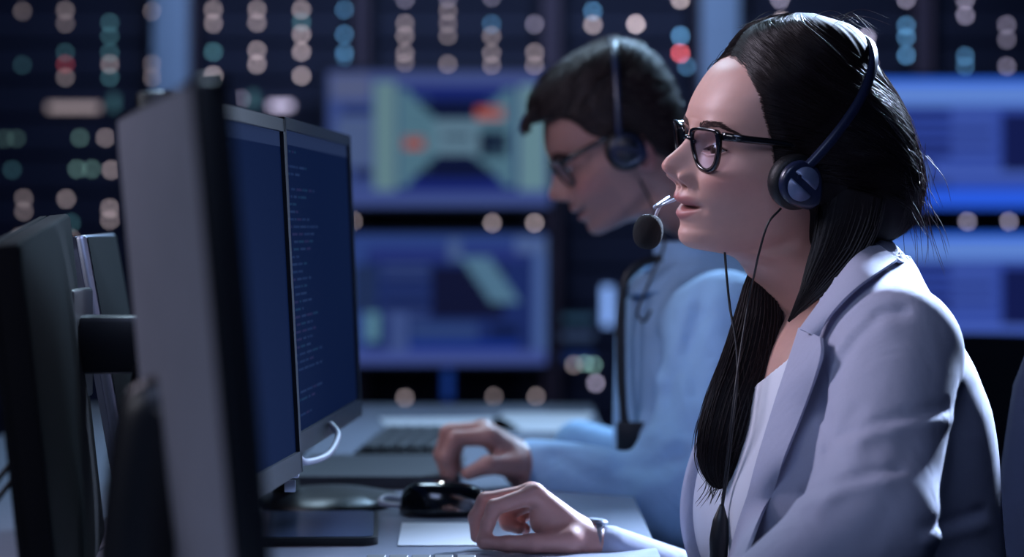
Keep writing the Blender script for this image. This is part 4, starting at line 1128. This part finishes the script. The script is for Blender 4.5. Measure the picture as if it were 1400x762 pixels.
# shirt collar ring and cuff
cpts = []
for k in range(21):
    a = math.radians(-150+300*k/20); cpts.append((a,))
ct = []; cb = []
for (a,) in cpts:
    c, sn = math.cos(a), math.sin(a)
    t = MC+MF*(.026+.064*c)+ML*(.066*sn); b_ = MC+MF*(.016+.094*c)+ML*(.096*sn)
    ct.append(Vector((t[0], t[1], mz(350)+.028*(-c)*.9))); cb.append(Vector((b_[0], b_[1], mz(382)+.020*(-c))))
sheet('collar', ct, cb, M_SHIRTB, mshirt, 40, 6, .003, .004, out=tuple(MF))
# short brown hair
M_HAIRM = mat('brown_hair', srgb(40, 28, 28), 0.6, var=0.4, vscale=90, spec=0.3); M_HAIRM2 = mat('brown_hair_strands', srgb(58, 42, 42), 0.45, var=0.4, spec=0.4)
mh = dict(uf=tab((172, -4), (169, 20), (164, 40), (156, 56), (146, 68), (132, 78), (120, 84), (112, 82), (90, 86), (40, 86), (-60, 20)),
 ub=tab((172, -22), (169, -46), (162, -70), (150, -88), (120, -108), (80, -113), (40, -108), (10, -96), (-20, -86), (-60, -84)),
 sm=tab((172, 8), (169, 26), (162, 46), (150, 62), (120, 76), (90, 83), (60, 82), (35, 78), (10, 74), (-20, 66), (-60, 50)),
 us=tab((178, -10), (-60, -12)), nf=tab((178, 2.1), (-60, 2.2)), nb=tab((178, 2.1), (-60, 2.1)))
mline = tab((178, 120), (124, 110), (114, 78), (104, 58), (90, 48), (70, 40), (50, 26), (36, 18), (20, 12), (8, -18), (-10, -30), (-30, -44), (-38, -130), (-60, -160))
WM = np.concatenate([np.linspace(-60, 156, 90)[:-1], 156+16*np.sin(np.linspace(0, np.pi/2, 16))])
U3, S3, W3, k3 = hair_shell(HM, None, mh, mline, WM, 160)
mhair = link('hair', from_np('hair', HM.arr(np.stack([U3, S3, W3], -1)).reshape(-1, 3), grid_faces(len(WM), 160)), M_HAIRM, man)
ms = Surf(HM, U3, S3, W3); wr2 = lambda w: np.interp(w, WM, np.arange(len(WM))); mcn = ms.p[int(wr2(60))].mean(0); mp_ = []
for k in range(1500):
    w0 = RNG.uniform(10, 170); r0 = int(wr2(w0)); c0 = RNG.uniform(0, 160)
    if k3[r0, int(c0)] < .6: continue
    ln = RNG.uniform(10, 26); t = np.linspace(0, 1, 6); side = 1 if c0 < 80 else -1
    p = ms.at(wr2(w0-ln*.5*t), c0-side*t*6*(w0 > 110)+side*t*2*(w0 <= 110)); d = p-mcn; d /= np.linalg.norm(d, axis=1)[:, None]
    mp_.append(p+d*(.001+.004*t[:, None]))
for k in range(160):
    sx = RNG.uniform(-40, 40); a = HM(66, sx, 132+RNG.uniform(-8, 10)); b = HM(86, sx*.95, 128+RNG.uniform(-6, 6)); c = HM(94+RNG.uniform(-4, 8), sx*.9, 116+RNG.uniform(-6, 6)); mp_.append(catmull([a, b, c], 8))
strands_obj('hair_strands', mp_, .0007, M_HAIRM2, mhair)
glasses(HM, 'dark-framed eyeglasses on the man in the blue shirt')
mset, MT = headset(HM, 'black headset worn over the head of the man in the blue shirt', cup=(4, 86, 24), badge=M_DARK,
    band=[(4, 98, 38), (-4, 98, 56), (-26, 92, 92), (-52, 72, 132), (-66, 40, 154), (-72, 0, 163)], cupr=28)
cable('cable', [HM(10, 90, -20), P(900, 300, 3.32), P(908, 335, 3.31), P(890, 380, 3.30), P(872, 425, 3.295), P(880, 440, 3.29), P(890, 425, 3.28)], .0018, M_CABLE, mset, MT)
lany = empty('lanyard'); lany.location = P(852, 360, 3.36); tag(lany, 'black lanyard with a card holder hanging from the man in blue', 'lanyard')
LT = lambda p: tuple(Vector(p)-lany.location)
tube('strap', [LT(P(905, 352, 3.36)), LT(P(868, 366, 3.35)), LT(P(852, 400, 3.345)), LT(P(850, 500, 3.345)), LT(P(853, 580, 3.34))], .0062, M_CABLE, lany, 40, 6, flat=(.35, 1.0), upv=(0, -1, 0))
tube('strap', [LT(P(905, 352, 3.46)), LT(P(862, 372, 3.41)), LT(P(848, 420, 3.38)), LT(P(848, 520, 3.36)), LT(P(856, 582, 3.345))], .0055, M_CABLE, lany, 40, 6, flat=(.35, 1.0), upv=(0, -1, 0))
box('card_holder', LT(P(864, 606, 3.335)), (.040, .004, .055), M_BLACK, lany, bevel=.002)

# ------------------------------------------------------------------ things on the desk
M_BLUEG = mat('gloss_black', srgb(10, 14, 20), 0.16, coat=0.6, spec=0.6)
def mouse(c, rz, label, sc=1.0):
    r = empty('computer_mouse'); r.location = c; r.rotation_euler = (0, 0, rz); r.scale = (sc,)*3; tag(r, label, 'mouse')
    V = []; Fc = []; nu, nv = 24, 12
    for j in range(nv+1):
        f = j/nv*math.pi/2
        for i in range(nu):
            a = 2*math.pi*i/nu; x = .056*math.cos(a); y = .031*math.sin(a)*(1-.12*math.cos(a))
            h = .036*(1-.25*math.cos(a)*math.cos(f))
            V.append((x*math.cos(f)**.55, y*math.cos(f)**.55, .002+h*math.sin(f)**.9))
    for j in range(nv):
        for i in range(nu): i2 = (i+1) % nu; Fc.append((j*nu+i, j*nu+i2, (j+1)*nu+i2, (j+1)*nu+i))
    Fc.append(tuple(range(nu))[::-1]); link('shell', from_np('shell', V, Fc), M_BLUEG, r)
    lathe('wheel', [(0, -.004), (.008, -.004), (.009, 0), (.008, .004), (0, .004)], M_DARK, r, Matrix.Translation((-.034, 0, .027)) @ Matrix.Rotation(math.pi/2, 4, 'X'), 16)
    lathe('indicator', [(0, 0), (.0022, 0), (.0018, .0008), (0, .001)], emit_mat('mouse_led', (.9, 1, 1, 1), 6), r, Matrix.Translation((-.008, -.012, .0382)), 12)
    box('base', (0, 0, .0015), (.096, .05, .003), M_DARK, r, bevel=.001)
    tube('cable', [(-.052, .004, .010), (-.075, .02, .012), (-.066, .05, .016), (-.03, .075, .006), (-.05, .14, .004)], .0032, M_WHITEC, r, 40, 8)
    return r
mp0 = P(612, 704, 2.93); mouse((mp0.x, 2.93, DZ), 0.1, 'glossy black computer mouse just beyond the woman\'s hand')
def rounded_slab(name, c, w, d, h, rad, m, parent=None, rz=0):
    bm = bmesh.new(); pts = []
    for (sx, sy, a0) in ((1, 1, 0), (-1, 1, 90), (-1, -1, 180), (1, -1, 270)):
        for k in range(7):
            a = math.radians(a0+15*k); pts.append((sx*(w/2-rad)+rad*math.cos(a), sy*(d/2-rad)+rad*math.sin(a)))
    lo_ = [bm.verts.new((x, y, 0)) for x, y in pts]; f = bm.faces.new(lo_)
    e = bmesh.ops.extrude_face_region(bm, geom=[f]); bmesh.ops.translate(bm, vec=(0, 0, h), verts=[v for v in e['geom'] if isinstance(v, bmesh.types.BMVert)])
    bm.transform(Matrix.Translation(c) @ Matrix.Rotation(rz, 4, 'Z'))
    return bm_obj(name, bm, m, parent, False)
tb = empty('tablet'); tb.location = (-0.232, 2.765, DZ); tag(tb, 'flat slate-blue tablet with rounded corners lying before the monitors', 'tablet')
rounded_slab('case', (0, 0, 0.0005), .175, .25, .008, .016, M_BLACK, tb, .05); rounded_slab('glass', (0, 0, .0086), .165, .24, .0008, .013, mat('tablet_glass', srgb(66, 80, 108), .2, var=.05), tb, .05)
def paper(x, y, w, d, rz, label):
    o = rounded_slab('paper_sheet', (0, 0, 0), w, d, .0012, .001, M_PAPER); o.location = (x, y, DZ+.0002); o.rotation_euler = (0, 0, rz); tag(o, label, 'paper', 'loose papers on the desk'); return o
paper(-0.105, 4.25, .21, .30, .12, 'white paper sheet on the far desk end left of the man\'s hand')
paper(0.045, 4.32, .16, .40, -.1, 'white paper sheet on the far desk end beside the lanyard')
paper(-0.075, 2.74, .09, .20, .02, 'pale slip imitating a light streak on the desk beside the tablet')  # slip added to imitate a bright streak of light on the desk
def keyboard(c, rz, label, nx=15, ny=5, W=.40, Dp=.125):
    r = empty('keyboard'); r.location = c; r.rotation_euler = (0, 0, rz); tag(r, label, 'keyboard')
    box('case', (0, 0, .008), (W, Dp, .014), M_BLACK, r, bevel=.004)
    kw = (W-.02)/nx; kd = (Dp-.02)/ny; base_ = None
    for j in range(ny):
        for i in range(nx):
            loc = (-W/2+.01+kw*(i+.5), -Dp/2+.01+kd*(j+.5), .0185)
            if base_ is None: base_ = box('key', (0, 0, 0), (kw-.003, kd-.003, .007), M_DARK, r, bevel=.001, seg=1); base_.location = loc
            else:
                o = bpy.data.objects.new('key', base_.data); COL.objects.link(o); o.parent = r; o.location = loc
keyboard((-0.085, 2.215, DZ), math.pi/2, 'black keyboard at the bottom edge in front of the woman')
keyboard((-0.150, 3.78, DZ), math.pi/2-.05, 'dark keyboard in front of the man\'s hand')
# laptop of the man, seen along its screen
lp_ = empty('laptop'); lp_.location = (-0.245, 3.36, DZ); tag(lp_, 'dark laptop with its screen raised behind the code monitor', 'laptop')
rounded_slab('base', (.075, 0, .001), .21, .31, .016, .01, M_DARK, lp_)
bm = bmesh.new(); box_bm(bm, (0, 0, .115), (.008, .31, .21), None, .003); bm.transform(Matrix.Translation((-.03, 0, .016)) @ Matrix.Rotation(math.radians(-14), 4, 'Y')); bm_obj('lid', bm, M_DARK, lp_, True)
# cables
tag(tube('white_cable', [P(408, 626, 2.56), P(420, 632, 2.6), P(448, 622, 2.66), P(462, 596, 2.72), P(452, 580, 2.74)], .0035, M_WHITEC, None, 40, 8), 'white cable looping below the code monitor', 'cable')
pl = empty('cable_plug'); pl.location = P(402, 640, 2.54); tag(pl, 'grey cable plug hanging under the lower corner of the code monitor', 'plug')
box('body', (0, 0, 0), (.010, .010, .020), M_WHITEC, pl, bevel=.002); box('connector', (-.004, 0, -.018), (.011, .006, .012), M_SILVER, pl, bevel=.001)
for i, (pts, lab, m) in enumerate([
    ([P(-30, 690, 1.9), P(10, 640, 2.0), P(40, 600, 2.2), P(60, 570, 2.4)], 'upper black cable hanging beside the far left monitor', M_CABLE),
    ([P(-30, 720, 1.9), P(8, 668, 2.0), P(45, 625, 2.2), P(70, 600, 2.4)], 'lower black cable hanging beside the far left monitor', M_CABLE),
    ([P(110, 764, 2.5), P(150, 744, 2.52), P(196, 718, 2.55)], 'upper grey cable crossing below the silver-edged monitor', M_GREYB),
    ([P(140, 766, 2.5), P(170, 750, 2.52), P(205, 734, 2.55)], 'lower grey cable crossing below the silver-edged monitor', M_GREYB)]):
    tag(tube('cable', pts, .0022, m, None, 30, 6), lab, 'cable')
# bracelet on her right wrist
br = P(813, 747, 2.622); bm_ = frame(br, Vector((0, 1, 0)), Vector((.12, 0, 1)).normalized(), Vector((1, 0, -.12)).normalized())
wt = empty('wristwatch'); wt.location = br; tag(wt, 'silver wristwatch at the cuff of the woman\'s right sleeve', 'watch')
RB = Matrix.Translation(-br) @ bm_
lathe('band', [(.0235, -.005), (.0256, -.005), (.0262, 0), (.0256, .005), (.0235, .005)], M_SILVER, wt, RB, 32, sx=1.0, sy=.98)
lathe('dial', [(0, 0), (.010, 0), (.011, .002), (.009, .004), (0, .004)], M_SILVER, wt, RB @ Matrix.Translation((0, .0240, 0)) @ Matrix.Rotation(-math.pi/2, 4, 'X'), 20)

# ------------------------------------------------------------------ chairs
def chair(c, rz, label):
    r = empty('office_chair'); r.location = c; r.rotation_euler = (0, 0, rz); tag(r, label, 'chair')
    # backrest: curved padded panel, its front towards -x
    V = []; Fc = []; nu, nv = 20, 20
    for side in (0, 1):
        for j in range(nv+1):
            t = j/nv; z = .50+.50*t; hw_ = (.235-.05*t**3)*(1-.35*max(0, t-.85)/.15*.8)
            for i in range(nu+1):
                x = -1+2*i/nu; e = max(abs(x)**6, abs(2*t-1)**8); th = .032*(1-e)**.5
                V.append((.235+.05*t-.035*(1-x*x)*0+.03*(-x*x)+(th if side else -th), x*hw_, z))
    n1 = (nu+1)*(nv+1)
    for j in range(nv):
        for i in range(nu):
            q = j*(nu+1)+i; Fc.append((q, q+nu+1, q+nu+2, q+1)); Fc.append((n1+q, n1+q+1, n1+q+nu+2, n1+q+nu+1))
    rim = [i for i in range(nu+1)]+[(j+1)*(nu+1)-1 for j in range(1, nv+1)]+[nv*(nu+1)+i for i in range(nu-1, -1, -1)]+[j*(nu+1) for j in range(nv-1, 0, -1)]
    for k in range(len(rim)): a, b = rim[k], rim[(k+1) % len(rim)]; Fc.append((a, b, n1+b, n1+a))
    me = from_np('backrest', V, Fc); bm = bmesh.new(); bm.from_mesh(me); bmesh.ops.remove_doubles(bm, verts=bm.verts, dist=1e-5); bmesh.ops.recalc_face_normals(bm, faces=bm.faces); bm.to_mesh(me); bm.free()
    link('backrest', me, M_CHAIR, r)
    box('seat', (0, 0, .43), (.48, .47, .08), M_CHAIR, r, bevel=.03, seg=3)
    tube('back_bracket', [(.05, 0, .38), (.22, 0, .38), (.275, 0, .45), (.285, 0, .60)], .018, M_BLACK, r, 30, 8, flat=(1, 1.6))
    for s in (-1, 1):
        tube('armrest_post', [(.06, s*.24, .40), (.06, s*.285, .42), (.06, s*.29, .55), (.06, s*.29, .62)], .014, M_BLACK, r, 20, 8)
        box('armrest', (.02, s*.29, .635), (.24, .07, .03), M_BLACK, r, bevel=.012, seg=3)
    lathe('gas_lift', [(0, .07), (.03, .07), (.03, .22), (.016, .23), (.016, .40), (0, .40)], M_DARK, r, None, 16)
    for k in range(5):
        a = 2*math.pi*k/5+.3; tube('base_spoke', [(0, 0, .09), (.15*math.cos(a), .15*math.sin(a), .085), (.29*math.cos(a), .29*math.sin(a), .062)], [.022, .018, .013], M_BLACK, r, 12, 8)
        lathe('caster', [(0, -.02), (.026, -.02), (.028, 0), (.026, .02), (0, .02)], M_BLACK, r, Matrix.Translation((.29*math.cos(a), .29*math.sin(a), .0285)) @ Matrix.Rotation(a, 4, 'Z') @ Matrix.Rotation(math.pi/2, 4, 'X'), 14)
    return r
chair((0.315, 2.46, 0), .12, 'navy office chair behind the woman at the right edge')
ch2 = chair((0.90, 5.3, 0), .9, 'dark office chair standing far behind the woman near the right screens'); ch2.scale = (.86, .86, .86)
ch3 = chair((0.30, 3.42, 0), .1, 'navy office chair under the man in the blue shirt'); ch3.scale = (.9, .9, .9)
# ------------------------------------------------------------------ trousers and shoes below the desk edge
M_TROUS = mat('dark_trousers', srgb(34, 36, 50), 0.9, bump=0.2, bscale=900); M_SHOE = mat('black_leather', srgb(16, 15, 17), 0.4)
def legs(parent, C, F_, L_, zh):
    hip = [np.array([C[0], C[1], zh])+L_*(s*.085) for s in (-1, 1)]; knee = [h+F_*.41+L_*(s*.03)+np.array([0, 0, -.005]) for h, s in zip(hip, (-1, 1))]
    ank = [np.array([k[0], k[1], .10])+F_*.02 for k in knee]
    def f(p):
        d = ell(p, np.array([C[0], C[1], zh]), (.15, .17, .11))
        for h, k, a in zip(hip, knee, ank): d = smin(d, smin(rcone(p, h, k, .085, .062), rcone(p, k, a, .060, .042), .02), .03)
        return d
    P3 = np.array(hip+knee+ank); sdf_obj('trousers', f, P3.min(0)-.19, P3.max(0)+.19, .016, M_TROUS, parent)
    for a in ank:
        def g(p, a=a): return np.maximum(smin(rcone(p, a+np.array([0, 0, -.02]), a+np.array([0, 0, -.055]), .042, .045), rcone(p, a+F_*.02+np.array([0, 0, -.06]), a+F_*.17+np.array([0, 0, -.068]), .040, .032), .03), .002-p[:, 2])
        sdf_obj('shoe', g, a+np.array([-.27, -.16, -.11]), a+np.array([.12, .12, .06]), .008, M_SHOE, parent)
legs(woman, TC-TF*.02, TF, TL, .555); legs(man, MC-MF*.0, MF, ML, .545)
